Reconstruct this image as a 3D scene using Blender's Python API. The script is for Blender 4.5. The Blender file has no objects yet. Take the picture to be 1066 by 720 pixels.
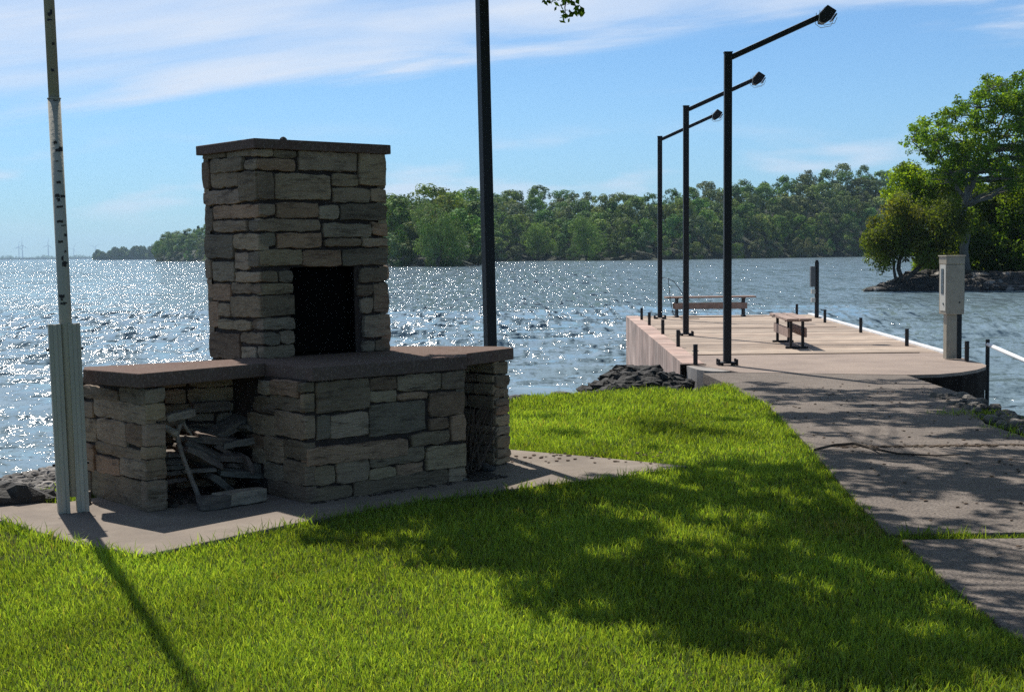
import bpy, math, random
import numpy as np
from mathutils import Vector, Matrix
PI = math.pi
random.seed(7); RNG = np.random.default_rng(7)
SC = bpy.context.scene
COL = SC.collection

# ------------------------------------------------------------------ camera
CAM_H = 1.6
cd = bpy.data.cameras.new('camera'); cam = bpy.data.objects.new('camera', cd); COL.objects.link(cam)
cd.sensor_width = 36; cd.lens = 48.97; cd.clip_start = 0.1; cd.clip_end = 40000
CAM_M = Matrix.Translation((0, 0, CAM_H)) @ Matrix.Rotation(math.radians(90 - 3.772), 4, 'X') @ Matrix.Rotation(-0.0105, 4, 'Z')
cam.matrix_world = CAM_M
SC.camera = cam
SC.render.resolution_x = 1024; SC.render.resolution_y = 691

# ------------------------------------------------------------------ sun, sky, exposure
SUN_AZ, SUN_EL = -25.0, 53.5            # degrees left of +Y, above the horizon
S = Vector((math.sin(math.radians(SUN_AZ)) * math.cos(math.radians(SUN_EL)),
            math.cos(math.radians(SUN_AZ)) * math.cos(math.radians(SUN_EL)), math.sin(math.radians(SUN_EL))))
sl = bpy.data.lights.new('sun', 'SUN'); sl.energy = 5.0; sl.angle = math.radians(0.55); sl.color = (1, .955, .88)
so = bpy.data.objects.new('sun', sl); COL.objects.link(so); so.location = (0, 0, 60)
so.rotation_euler = S.to_track_quat('Z', 'Y').to_euler()
W = bpy.data.worlds.new('World'); SC.world = W; W.use_nodes = True
nt = W.node_tree; nt.nodes.clear()
def N(t, nt_, **k):
    n = nt_.nodes.new(t)
    for a, b in k.items():
        if a.startswith('i_'):
            n.inputs[a[2:].replace('_', ' ')].default_value = b
        else: setattr(n, a, b)
    return n
sky = N('ShaderNodeTexSky', nt, sky_type='NISHITA', sun_disc=False, sun_elevation=math.radians(SUN_EL),
        sun_rotation=math.radians(SUN_AZ), altitude=0, air_density=0.9, dust_density=0.25, ozone_density=3.0)
bgn = N('ShaderNodeBackground', nt); bgn.inputs['Strength'].default_value = 0.092
wo = N('ShaderNodeOutputWorld', nt)
tc = N('ShaderNodeTexCoord', nt); sp = N('ShaderNodeSeparateXYZ', nt)
nt.links.new(tc.outputs['Generated'], sp.inputs[0])
def mth(op, a, b=None, c=None, nt_=None, clamp=False):
    nn = nt_ or nt
    m = nn.nodes.new('ShaderNodeMath'); m.operation = op; m.use_clamp = clamp
    for i, v in enumerate((a, b, c)):
        if v is None: continue
        if isinstance(v, (int, float)): m.inputs[i].default_value = v
        else: nn.links.new(v, m.inputs[i])
    return m.outputs[0]
# thin cirrus: laid out on direction (azimuth-like u, height-like w)
yy = mth('MAXIMUM', mth('ABSOLUTE', sp.outputs['Y']), .05)
u = mth('DIVIDE', sp.outputs['X'], yy); w = mth('DIVIDE', sp.outputs['Z'], yy)
cv = N('ShaderNodeCombineXYZ', nt)
tilt = mth('SUBTRACT', w, mth('MULTIPLY', u, .10))
nt.links.new(mth('MULTIPLY', u, 2.2), cv.inputs[0]); nt.links.new(mth('MULTIPLY', tilt, 17), cv.inputs[1])
nz = N('ShaderNodeTexNoise', nt); nz.inputs['Scale'].default_value = 1.6; nz.inputs['Detail'].default_value = 7; nz.inputs['Roughness'].default_value = .55
nz.inputs['Distortion'].default_value = .35
nt.links.new(cv.outputs[0], nz.inputs['Vector'])
# band position in tilt
t_lo = mth('SUBTRACT', tilt, .140)
def sstep(x, a, b):
    m = nt.nodes.new('ShaderNodeMapRange'); m.interpolation_type = 'SMOOTHSTEP'
    nt.links.new(x, m.inputs[0]); m.inputs[1].default_value = a; m.inputs[2].default_value = b
    return m.outputs[0]
wob = mth('MULTIPLY', mth('SUBTRACT', nz.outputs['Fac'], .5), .09)
tt = mth('ADD', t_lo, wob)
band = mth('MULTIPLY', sstep(tt, -.010, .016), mth('SUBTRACT', 1.0, mth('MULTIPLY', sstep(tt, .05, .12), .6)))
streak = sstep(nz.outputs['Fac'], .30, .68)
cl = mth('MULTIPLY', band, mth('ADD', .35, mth('MULTIPLY', streak, .65)))
# faint low bank near the horizon
cv2 = N('ShaderNodeCombineXYZ', nt)
nt.links.new(mth('MULTIPLY', u, 7), cv2.inputs[0]); nt.links.new(mth('MULTIPLY', w, 30), cv2.inputs[1]); cv2.inputs[2].default_value = 4.2
nz2 = N('ShaderNodeTexNoise', nt); nz2.inputs['Scale'].default_value = 1.2; nz2.inputs['Detail'].default_value = 6
nt.links.new(cv2.outputs[0], nz2.inputs['Vector'])
low = mth('MULTIPLY', mth('MULTIPLY', sstep(nz2.outputs['Fac'], .45, .7), sstep(w, .01, .05)), mth('SUBTRACT', 1.0, sstep(w, .06, .10)))
wisp = mth('MULTIPLY', mth('MULTIPLY', sstep(nz.outputs['Fac'], .56, .75), sstep(w, .10, .13)), .5)
cl = mth('ADD', cl, mth('ADD', mth('MULTIPLY', low, .85), wisp), clamp=True)
cl = mth('MULTIPLY', cl, mth('MULTIPLY', sstep(sp.outputs['Y'], .1, .4), .92))
hz = mth('SUBTRACT', 1.0, sstep(mth('MAXIMUM', sp.outputs['Z'], 0.0), .0, .11))
tint0 = N('ShaderNodeMix', nt, data_type='RGBA'); nt.links.new(hz, tint0.inputs[0]); tint0.inputs[6].default_value = (.62, .855, 1.05, 1); tint0.inputs[7].default_value = (.46, .72, .98, 1)
tint = N('ShaderNodeMix', nt, data_type='RGBA', blend_type='MULTIPLY'); tint.inputs[0].default_value = 1
nt.links.new(sky.outputs[0], tint.inputs[6]); tint1 = N('ShaderNodeMix', nt, data_type='RGBA'); nt.links.new(sstep(sp.outputs['Z'], .20, .5), tint1.inputs[0]); nt.links.new(tint0.outputs[2], tint1.inputs[6]); tint1.inputs[7].default_value = (1.30, 1.10, .92, 1)
nt.links.new(tint1.outputs[2], tint.inputs[7])
mix = N('ShaderNodeMix', nt, data_type='RGBA'); nt.links.new(cl, mix.inputs[0]); nt.links.new(tint.outputs[2], mix.inputs[6])
mix.inputs[7].default_value = (6.7, 7.4, 8.6, 1)
nt.links.new(mix.outputs[2], bgn.inputs[0]); nt.links.new(bgn.outputs[0], wo.inputs[0])
SC.cycles.use_denoising = False; SC.cycles.sample_clamp_indirect = 2.0
SC.view_settings.view_transform = 'Standard'; SC.view_settings.look = 'None'
SC.view_settings.exposure = 0.25; SC.view_settings.gamma = 1; SC.view_settings.use_curve_mapping = False

# ------------------------------------------------------------------ helpers
R3 = np.array(CAM_M.to_3x3())
def ray(px, py):
    v = R3 @ np.array([(px - 533) / 1450, (360 - py) / 1450, -1.0]); return v / v[1]
def G(px, py, z=0.0):                      # where the sight line meets the level z
    v = ray(px, py); t = (z - CAM_H) / v[2]; return Vector((v[0] * t, v[1] * t, z))
def AT(px, py, D):                         # point on the sight line at depth D
    v = ray(px, py); return Vector((v[0] * D, D, CAM_H + v[2] * D))
WATER_Z = -1.15

def tag(o, label=None, cat=None, group=None, kind=None):
    if label: o['label'] = label
    if cat: o['category'] = cat
    if group: o['group'] = group
    if kind: o['kind'] = kind
    return o
def empty(name, loc=(0, 0, 0), rz=0):
    o = bpy.data.objects.new(name, None); COL.objects.link(o); o.location = loc; o.rotation_euler = (0, 0, rz)
    o.empty_display_size = .2
    return o
def copy_tree(o, parent=None):
    c = o.copy(); COL.objects.link(c)
    if parent: c.parent = parent
    for ch in list(o.children): copy_tree(ch, c)
    return c
def np_mesh(name, V, F, mat, parent=None, col=None, smooth=False):
    """V (n,3); F list of int arrays all (m,k); col (n,3) per-vertex colour"""
    if not isinstance(F, list): F = [F]
    me = bpy.data.meshes.new(name)
    me.vertices.add(len(V)); me.vertices.foreach_set('co', np.asarray(V, dtype=np.float32).ravel())
    nl = sum(f.size for f in F); npoly = sum(len(f) for f in F)
    me.loops.add(nl); me.loops.foreach_set('vertex_index', np.concatenate([f.ravel() for f in F]).astype(np.int32))
    me.polygons.add(npoly)
    tot = np.concatenate([np.full(len(f), f.shape[1], dtype=np.int32) for f in F])
    st = np.concatenate([[0], np.cumsum(tot)[:-1]]).astype(np.int32)
    me.polygons.foreach_set('loop_start', st); me.polygons.foreach_set('loop_total', tot)
    if smooth: me.polygons.foreach_set('use_smooth', np.ones(npoly, dtype=bool))
    me.update(calc_edges=True)
    if col is not None:
        a = me.color_attributes.new('tone', 'FLOAT_COLOR', 'POINT')
        c4 = np.ones((len(V), 4), dtype=np.float32); c4[:, :3] = col; a.data.foreach_set('color', c4.ravel())
    me.materials.append(mat)
    o = bpy.data.objects.new(name, me); COL.objects.link(o)
    if parent: o.parent = parent
    return o

class MB:
    def __init__(s): s.v = []; s.f = []; s.c = []
    def add(s, vs, fs, col=(1, 1, 1)):
        b = len(s.v); s.v += [tuple(p) for p in vs]; s.f += [tuple(i + b for i in f) for f in fs]; s.c += [tuple(col)] * len(vs)
    def box(s, c, d, M=None, col=(1, 1, 1)):
        c = Vector(c); h = [x / 2 for x in d]
        vs = [Vector((x * h[0], y * h[1], z * h[2])) for x in (-1, 1) for y in (-1, 1) for z in (-1, 1)]
        if M is not None: vs = [M @ p for p in vs]
        s.add([p + c for p in vs], [(0, 1, 3, 2), (4, 6, 7, 5), (0, 4, 5, 1), (2, 3, 7, 6), (0, 2, 6, 4), (1, 5, 7, 3)], col)
    def prism(s, poly, z0, z1, col=(1, 1, 1)):
        n = len(poly); a = sum(poly[i][0] * poly[(i + 1) % n][1] - poly[(i + 1) % n][0] * poly[i][1] for i in range(n))
        if a < 0: poly = list(poly)[::-1]
        vs = [(p[0], p[1], z0) for p in poly] + [(p[0], p[1], z1) for p in poly]
        fs = [tuple(range(n))[::-1], tuple(range(n, 2 * n))] + [(i, (i + 1) % n, n + (i + 1) % n, n + i) for i in range(n)]
        s.add(vs, fs, col)
    def tube(s, pts, r, seg=8, col=(1, 1, 1), cap=True):
        pts = [Vector(p) for p in pts]; rs = r if isinstance(r, (list, tuple)) else [r] * len(pts)
        vs = []; up = Vector((0, 0, 1))
        for i, p in enumerate(pts):
            d = (pts[min(i + 1, len(pts) - 1)] - pts[max(i - 1, 0)]).normalized()
            a = d.cross(up if abs(d.z) < .95 else Vector((1, 0, 0))).normalized(); b = d.cross(a)
            for k in range(seg):
                t = 2 * PI * k / seg; vs.append(p + (a * math.cos(t) + b * math.sin(t)) * rs[i])
        fs = []
        for i in range(len(pts) - 1):
            for k in range(seg):
                k2 = (k + 1) % seg; fs.append((i * seg + k, (i + 1) * seg + k, (i + 1) * seg + k2, i * seg + k2))
        if cap: fs += [tuple(range(seg)), tuple(range((len(pts) - 1) * seg, len(pts) * seg))[::-1]]
        s.add(vs, fs, col)
    def rock(s, c, r, rng, col=(1, 1, 1), seg=7, sq=(1, 1, .7), rough=.25):
        vs = []; fs = []; rings = 5
        off = [rng.uniform(0, 6.28) for _ in range(6)]
        for i in range(rings + 1):
            th = PI * i / rings
            for k in range(seg):
                ph = 2 * PI * k / seg
                d = 1 + rough * (math.sin(2 * ph + off[0]) * math.sin(th + off[1]) * .6 + rng.uniform(-.5, .5))
                if i in (0, rings): d = 1
                # squash towards a block
                x, y, z = math.sin(th) * math.cos(ph), math.sin(th) * math.sin(ph), math.cos(th)
                vs.append((c[0] + x * d * r * sq[0], c[1] + y * d * r * sq[1], c[2] + z * d * r * sq[2]))
        for i in range(rings):
            for k in range(seg):
                k2 = (k + 1) % seg; fs.append((i * seg + k, (i + 1) * seg + k, (i + 1) * seg + k2, i * seg + k2))
        s.add(vs, fs, col)
    def build(s, name, mat, parent=None, smooth=False, bevel=0, shear=None):
        me = bpy.data.meshes.new(name)
        v = s.v
        if shear: v = [(p[0] + shear[0] * (p[2] - shear[2]), p[1] + shear[1] * (p[2] - shear[2]), p[2]) for p in v]
        me.from_pydata(v, [], s.f)
        a = me.color_attributes.new('tone', 'FLOAT_COLOR', 'POINT')
        a.data.foreach_set('color', np.array([[*c[:3], 1] for c in s.c], dtype=np.float32).ravel())
        if smooth: me.polygons.foreach_set('use_smooth', [True] * len(me.polygons))
        me.materials.append(mat); me.update()
        o = bpy.data.objects.new(name, me); COL.objects.link(o)
        if parent: o.parent = parent
        if bevel:
            b = o.modifiers.new('bevel', 'BEVEL'); b.width = bevel; b.segments = 2; b.limit_method = 'ANGLE'; b.angle_limit = .6
        return o

# ------------------------------------------------------------------ materials
def material(name, base, rough=.8, noise=None, bump=None, metallic=0, attr=False, spec=.5, trans=0, vary=None, streak=None):
    """noise: (scale, colour2, lo, hi) list; bump: (scale, distance, detail); streak: coords scale vector"""
    m = bpy.data.materials.new(name); m.use_nodes = True; t = m.node_tree; b = t.nodes['Principled BSDF']
    b.inputs['Roughness'].default_value = rough; b.inputs['Metallic'].default_value = metallic
    b.inputs['Specular IOR Level'].default_value = spec
    tcn = t.nodes.new('ShaderNodeTexCoord'); vec = tcn.outputs['Object']
    if streak:
        mp = t.nodes.new('ShaderNodeMapping'); mp.inputs['Scale'].default_value = streak; t.links.new(vec, mp.inputs[0]); vec2 = mp.outputs[0]
    else: vec2 = vec
    rgb = t.nodes.new('ShaderNodeRGB'); rgb.outputs[0].default_value = (*base, 1); cur = rgb.outputs[0]
    for q in (noise or []):
        sc, c2, lo, hi = q[:4]
        n = t.nodes.new('ShaderNodeTexNoise'); n.inputs['Scale'].default_value = sc; n.inputs['Detail'].default_value = 8; n.inputs['Roughness'].default_value = .62
        t.links.new(vec2 if len(q) > 4 else vec, n.inputs['Vector'])
        mr = t.nodes.new('ShaderNodeMapRange'); mr.inputs[1].default_value = lo; mr.inputs[2].default_value = hi; t.links.new(n.outputs['Fac'], mr.inputs[0])
        mx = t.nodes.new('ShaderNodeMix'); mx.data_type = 'RGBA'; t.links.new(mr.outputs[0], mx.inputs[0]); t.links.new(cur, mx.inputs[6]); mx.inputs[7].default_value = (*c2, 1)
        cur = mx.outputs[2]
    if attr:
        a = t.nodes.new('ShaderNodeVertexColor'); a.layer_name = 'tone'
        mx = t.nodes.new('ShaderNodeMix'); mx.data_type = 'RGBA'; mx.blend_type = 'MULTIPLY'; mx.inputs[0].default_value = 1
        t.links.new(cur, mx.inputs[6]); t.links.new(a.outputs[0], mx.inputs[7]); cur = mx.outputs[2]
    t.links.new(cur, b.inputs['Base Color'])
    if bump:
        prev = None
        for q in (bump if isinstance(bump, list) else [bump]):
            n = t.nodes.new('ShaderNodeTexNoise'); n.inputs['Scale'].default_value = q[0]; n.inputs['Detail'].default_value = q[2]
            t.links.new(vec2 if len(q) > 3 else vec, n.inputs['Vector'])
            bp = t.nodes.new('ShaderNodeBump'); bp.inputs['Distance'].default_value = q[1]; bp.inputs['Strength'].default_value = 1
            t.links.new(n.outputs['Fac'], bp.inputs['Height'])
            if prev: t.links.new(prev, bp.inputs['Normal'])
            prev = bp.outputs[0]
        t.links.new(prev, b.inputs['Normal'])
    if trans:
        tr = t.nodes.new('ShaderNodeBsdfTranslucent'); ms = t.nodes.new('ShaderNodeMixShader'); ms.inputs[0].default_value = trans
        g = t.nodes.new('ShaderNodeMix'); g.data_type = 'RGBA'; g.blend_type = 'MULTIPLY'; g.inputs[0].default_value = 1
        t.links.new(cur, g.inputs[6]); g.inputs[7].default_value = (1.55, 1.5, .35, 1)
        t.links.new(g.outputs[2], tr.inputs[0])
        out = t.nodes['Material Output']
        t.links.new(b.outputs[0], ms.inputs[1]); t.links.new(tr.outputs[0], ms.inputs[2]); t.links.new(ms.outputs[0], out.inputs[0])
    return m

M = {}
M['stone'] = material('sandstone', (.37, .285, .195), .88, [(4, (.25, .19, .13), .35, .65), (5, (.105, .075, .05), .50, .70, 1), (22, (.44, .36, .26), .50, .72, 1)],
                      [(10, .012, 6, 1), (60, .004, 5)], attr=True, streak=(1, 1, 6))
M['mortar'] = material('mortar', (.06, .040, .032), .95, [(18, (.035, .024, .02), .4, .65)], (60, .008, 5))
M['slabcap'] = material('counter_concrete', (.140, .100, .080), .95, [(6, (.13, .08, .065), .4, .7), (60, (.27, .19, .165), .5, .75)], (90, .003, 5), spec=.15)
M['soot'] = material('soot', (.007, .006, .006), 1.0, [(3, (.014, .011, .009), .5, .7)], spec=0)
M['concrete'] = material('concrete', (.285, .235, .19), .9, [(1.3, (.18, .15, .125), .35, .7), (3, (.31, .265, .22), .5, .75), (90, (.17, .15, .135), .52, .72)], [(140, .003, 4), (6, .01, 4)], spec=.15)
M['path'] = material('path_concrete', (.235, .195, .165), .92, [(.9, (.15, .127, .11), .35, .7), (6, (.28, .24, .205), .5, .8), (60, (.07, .06, .055), .46, .64)], [(45, .012, 6), (4, .02, 5)], spec=.15)
M['deckcon'] = material('deck_concrete', (.34, .27, .225), .9, [(1.2, (.24, .19, .165), .4, .7), (50, (.16, .13, .11), .5, .7)], [(100, .003, 4)], spec=.15)
M['black'] = material('black_paint', (.006, .006, .008), .55, [(30, (.014, .010, .009), .55, .75)], (80, .001, 3))
M['postmetal'] = material('weathered_khaki_paint', (.47, .43, .34), .6, [(5, (.34, .315, .25), .35, .7, 1), (40, (.12, .08, .05), .70, .80)], (60, .002, 4), streak=(1, 1, .15), attr=True)
M['darkwall'] = material('dark_sheet_piling', (.014, .011, .010), .9, [(4, (.028, .020, .016), .4, .7)], (30, .01, 4), spec=.1)
M['white'] = material('white_paint', (.72, .73, .74), .5, [(12, (.5, .5, .5), .5, .8)])
M['box'] = material('beige_steel', (.37, .33, .26), .55, [(8, (.29, .26, .205), .4, .7), (50, (.13, .10, .07), .68, .78)], (40, .001, 3))
M['boxlight'] = material('pale_steel', (.55, .54, .49), .5)
M['glass'] = material('dull_glass', (.06, .07, .08), .15)
M['rock'] = material('shore_rock', (.12, .11, .10), .85, [(5, (.07, .065, .06), .4, .65), (25, (.2, .19, .175), .55, .75)], [(7, .05, 6), (50, .01, 4)], attr=True)
M['gravel'] = M['rock']
M['wood'] = material('weathered_wood', (.24, .20, .165), .9, [(8, (.13, .11, .095), .4, .65, 1)], [(20, .008, 5, 1)], attr=True, streak=(1, 1, 5))
M['bark'] = material('bark', (.10, .085, .07), .95, [(6, (.05, .042, .036), .4, .65, 1)], [(9, .04, 6, 1)], streak=(1, 1, .25))
M['paleb'] = material('pale_bark', (.19, .18, .16), .95, [(4, (.10, .09, .08), .4, .65)], [(9, .04, 6)])
M['leaf'] = material('leaves', (1, 1, 1), .6, attr=True, trans=.55, spec=.12)
M['farleaf'] = material('far_leaves', (1, 1, 1), .7, attr=True, trans=.15, spec=.1)
M['grass'] = material('grass_blades', (1, 1, 1), .6, attr=True, trans=.5, spec=.15)
M['soil'] = material('turf_soil', (.075, .085, .025), .95, [(3, (.05, .065, .018), .4, .65), (14, (.12, .10, .05), .58, .75)], (30, .02, 6))
M['hill'] = material('wooded_ground', (.022, .032, .014), .95, [(.05, (.03, .035, .02), .4, .7)])
M['turb'] = material('turbine_white', (.6, .62, .65), .5)

# ground: turf on the level, gravel and wet stones on the bank (by height)
def ground_mat():
    m = bpy.data.materials.new('ground_cover'); m.use_nodes = True; t = m.node_tree; b = t.nodes['Principled BSDF']; b.inputs['Roughness'].default_value = .95; b.inputs['Specular IOR Level'].default_value = .05
    geo = t.nodes.new('ShaderNodeNewGeometry'); s = t.nodes.new('ShaderNodeSeparateXYZ'); t.links.new(geo.outputs['Position'], s.inputs[0])
    n = t.nodes.new('ShaderNodeTexNoise'); n.inputs['Scale'].default_value = 5; n.inputs['Detail'].default_value = 8
    t.links.new(geo.outputs['Position'], n.inputs['Vector'])
    cr = t.nodes.new('ShaderNodeValToRGB'); e = cr.color_ramp.elements
    e[0].position = .35; e[0].color = (.022, .038, .008, 1); e[1].position = .75; e[1].color = (.06, .055, .022, 1)
    t.links.new(n.outputs['Fac'], cr.inputs[0])
    v = t.nodes.new('ShaderNodeTexVoronoi'); v.inputs['Scale'].default_value = 11; t.links.new(geo.outputs['Position'], v.inputs['Vector'])
    cr2 = t.nodes.new('ShaderNodeValToRGB'); e = cr2.color_ramp.elements
    e[0].position = 0; e[0].color = (.26, .24, .22, 1); e[1].position = .6; e[1].color = (.07, .065, .06, 1)
    t.links.new(v.outputs['Distance'], cr2.inputs[0])
    mr = t.nodes.new('ShaderNodeMapRange'); mr.inputs[1].default_value = -.22; mr.inputs[2].default_value = -.05
    t.links.new(s.outputs['Z'], mr.inputs[0])
    mx = t.nodes.new('ShaderNodeMix'); mx.data_type = 'RGBA'; t.links.new(mr.outputs[0], mx.inputs[0]); t.links.new(cr2.outputs[0], mx.inputs[6]); t.links.new(cr.outputs[0], mx.inputs[7])
    t.links.new(mx.outputs[2], b.inputs['Base Color'])
    bp = t.nodes.new('ShaderNodeBump'); bp.inputs['Distance'].default_value = .05; bp.invert = True; t.links.new(v.outputs['Distance'], bp.inputs['Height']); t.links.new(bp.outputs[0], b.inputs['Normal'])
    return m
M['ground'] = ground_mat()

def plank_mat(name, axis, width, c1, c2, gap=.06, dark=(.05, .035, .03)):
    """boards: the board index comes from the coordinate along axis"""
    m = bpy.data.materials.new(name); m.use_nodes = True; t = m.node_tree; b = t.nodes['Principled BSDF']; b.inputs['Roughness'].default_value = .85
    geo = t.nodes.new('ShaderNodeNewGeometry'); s = t.nodes.new('ShaderNodeSeparateXYZ'); t.links.new(geo.outputs['Position'], s.inputs[0])
    k = mth('DIVIDE', s.outputs[axis], width, nt_=t); fr = mth('FRACT', k, nt_=t); fl = mth('FLOOR', k, nt_=t)
    wn = t.nodes.new('ShaderNodeTexWhiteNoise'); wn.noise_dimensions = '1D'; t.links.new(fl, wn.inputs['W'])
    mx = t.nodes.new('ShaderNodeMix'); mx.data_type = 'RGBA'; t.links.new(wn.outputs['Value'], mx.inputs[0]); mx.inputs[6].default_value = (*c1, 1); mx.inputs[7].default_value = (*c2, 1)
    n = t.nodes.new('ShaderNodeTexNoise'); n.inputs['Scale'].default_value = 3; n.inputs['Detail'].default_value = 8; t.links.new(geo.outputs['Position'], n.inputs['Vector'])
    mr = t.nodes.new('ShaderNodeMapRange'); mr.inputs[1].default_value = .35; mr.inputs[2].default_value = .7; mr.inputs[3].default_value = 1.1; mr.inputs[4].default_value = .72; t.links.new(n.outputs['Fac'], mr.inputs[0])
    mm = t.nodes.new('ShaderNodeMix'); mm.data_type = 'RGBA'; mm.blend_type = 'MULTIPLY'; mm.inputs[0].default_value = 1; t.links.new(mx.outputs[2], mm.inputs[6]); t.links.new(mr.outputs[0], mm.inputs[7])
    mp = t.nodes.new('ShaderNodeMapping'); mp.inputs['Scale'].default_value = (.12, 1.3, 1); t.links.new(geo.outputs['Position'], mp.inputs[0])
    n2 = t.nodes.new('ShaderNodeTexNoise'); n2.inputs['Scale'].default_value = 1; n2.inputs['Detail'].default_value = 4; t.links.new(mp.outputs[0], n2.inputs['Vector'])
    mr2 = t.nodes.new('ShaderNodeMapRange'); mr2.inputs[1].default_value = .38; mr2.inputs[2].default_value = .62; mr2.inputs[3].default_value = .70; mr2.inputs[4].default_value = 1.15; t.links.new(n2.outputs['Fac'], mr2.inputs[0])
    m2 = t.nodes.new('ShaderNodeMix'); m2.data_type = 'RGBA'; m2.blend_type = 'MULTIPLY'; m2.inputs[0].default_value = 1; t.links.new(mm.outputs[2], m2.inputs[6]); t.links.new(mr2.outputs[0], m2.inputs[7]); mm = m2
    g = mth('LESS_THAN', fr, gap, nt_=t)
    m3 = t.nodes.new('ShaderNodeMix'); m3.data_type = 'RGBA'; t.links.new(g, m3.inputs[0]); t.links.new(mm.outputs[2], m3.inputs[6]); m3.inputs[7].default_value = (*dark, 1)
    t.links.new(m3.outputs[2], b.inputs['Base Color'])
    return m
M['deck'] = plank_mat('deck_boards', 'Y', .235, (.31, .225, .165), (.50, .395, .30), .09)
M['piling'] = plank_mat('pier_side_boards', 'Y', .42, (.44, .29, .235), (.56, .40, .33), .10, (.12, .08, .06))

# water
def water_mat():
    m = bpy.data.materials.new('lake_water'); m.use_nodes = True; t = m.node_tree; b = t.nodes['Principled BSDF']
    b.inputs['Base Color'].default_value = (.165, .235, .27, 1); b.inputs['Roughness'].default_value = .10; b.inputs['IOR'].default_value = 1.33
    geo = t.nodes.new('ShaderNodeNewGeometry'); tot = geo.outputs['Normal']
    def vm(op, a, b_=None):
        n = t.nodes.new('ShaderNodeVectorMath'); n.operation = op
        t.links.new(a, n.inputs[0])
        if b_ is not None:
            if isinstance(b_, tuple): n.inputs[1].default_value = b_
            elif isinstance(b_, float): n.inputs[3].default_value = b_
            else: t.links.new(b_, n.inputs[1])
        return n.outputs[0]
    # cat's paws: broad patches where the wind roughens the surface more
    mp = t.nodes.new('ShaderNodeMapping'); mp.inputs['Scale'].default_value = (.012, .05, 1); t.links.new(geo.outputs['Position'], mp.inputs[0])
    gn = t.nodes.new('ShaderNodeTexNoise'); gn.inputs['Scale'].default_value = 1; gn.inputs['Detail'].default_value = 5; t.links.new(mp.outputs[0], gn.inputs['Vector'])
    gr = t.nodes.new('ShaderNodeMapRange'); gr.inputs[1].default_value = .3; gr.inputs[2].default_value = .7; gr.inputs[3].default_value = .65; gr.inputs[4].default_value = 1.35; t.links.new(gn.outputs['Fac'], gr.inputs[0])
    def tail(col, lo=.34, hi=13.0):
        c = vm('SUBTRACT', col, (.5, .5, .5)); d = t.nodes.new('ShaderNodeVectorMath'); d.operation = 'DOT_PRODUCT'; t.links.new(c, d.inputs[0]); t.links.new(c, d.inputs[1])
        k = mth('ADD', mth('MULTIPLY', d.outputs['Value'], hi, nt_=t), lo, nt_=t)
        q = t.nodes.new('ShaderNodeVectorMath'); q.operation = 'SCALE'; t.links.new(c, q.inputs[0]); t.links.new(k, q.inputs[3]); return q.outputs[0]
    acc = None
    for sc, kx, ky, st, det in ((.16, .45, 1.0, (.45, 1, 1), 2), (.7, .9, 2.1, (.45, 1, 1), 3), (2.6, 1.2, 2.6, (.40, 1, 1), 3), (9, 1.4, 2.6, (.75, 1, 1), 2), (26, .8, 1.0, (1, 1, 1), 1)):
        mp = t.nodes.new('ShaderNodeMapping'); mp.inputs['Scale'].default_value = st; mp.inputs['Rotation'].default_value = (0, 0, math.radians(14)); t.links.new(geo.outputs['Position'], mp.inputs[0])
        n = t.nodes.new('ShaderNodeTexNoise'); n.inputs['Scale'].default_value = sc; n.inputs['Detail'].default_value = det; n.inputs['Distortion'].default_value = .4; t.links.new(mp.outputs[0], n.inputs['Vector'])
        v = vm('MULTIPLY', tail(n.outputs['Color']), (kx, ky, 0.0))
        acc = v if acc is None else vm('ADD', acc, v)
    # the chop grows coarser offshore: two more layers that come in with distance from the bank
    sy = t.nodes.new('ShaderNodeSeparateXYZ'); t.links.new(geo.outputs['Position'], sy.inputs[0])
    for (mx_, my_), y0, y1, kx, ky in (((4.0, 1.4), 14, 30, 1.8, 3.6), ((2.8, .24), 26, 60, 2.7, 6.8), ((1.3, .055), 70, 170, 3.0, 8.0)):
        mp = t.nodes.new('ShaderNodeMapping'); mp.inputs['Scale'].default_value = (mx_, my_, 1); mp.inputs['Rotation'].default_value = (0, 0, math.radians(3)); t.links.new(geo.outputs['Position'], mp.inputs[0])
        n = t.nodes.new('ShaderNodeTexNoise'); n.inputs['Scale'].default_value = 1; n.inputs['Detail'].default_value = 2.5; n.inputs['Roughness'].default_value = .6; t.links.new(mp.outputs[0], n.inputs['Vector'])
        mr = t.nodes.new('ShaderNodeMapRange'); mr.interpolation_type = 'SMOOTHSTEP'; mr.inputs[1].default_value = y0; mr.inputs[2].default_value = y1; t.links.new(sy.outputs['Y'], mr.inputs[0])
        v = vm('MULTIPLY', tail(n.outputs['Color']), (kx, ky, 0.0))
        q = t.nodes.new('ShaderNodeVectorMath'); q.operation = 'SCALE'; t.links.new(v, q.inputs[0]); t.links.new(mr.outputs[0], q.inputs[3])
        acc = vm('ADD', acc, q.outputs[0])
    sc_ = t.nodes.new('ShaderNodeVectorMath'); sc_.operation = 'SCALE'; t.links.new(acc, sc_.inputs[0])
    # calmer water in the lee of the wooded shore on the right
    lee = t.nodes.new('ShaderNodeMapRange'); lee.interpolation_type = 'SMOOTHSTEP'; lee.inputs[1].default_value = 0; lee.inputs[2].default_value = 24; lee.inputs[3].default_value = 1; lee.inputs[4].default_value = .5
    t.links.new(sy.outputs['X'], lee.inputs[0]); t.links.new(mth('MULTIPLY', gr.outputs[0], lee.outputs[0], nt_=t), sc_.inputs[3])
    nn = vm('NORMALIZE', vm('ADD', vm('ADD', sc_.outputs[0], geo.outputs['Normal']), (0.0, -.05, 0.0)))
    t.links.new(nn, b.inputs['Normal'])
    return m
M['water'] = water_mat()

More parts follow.
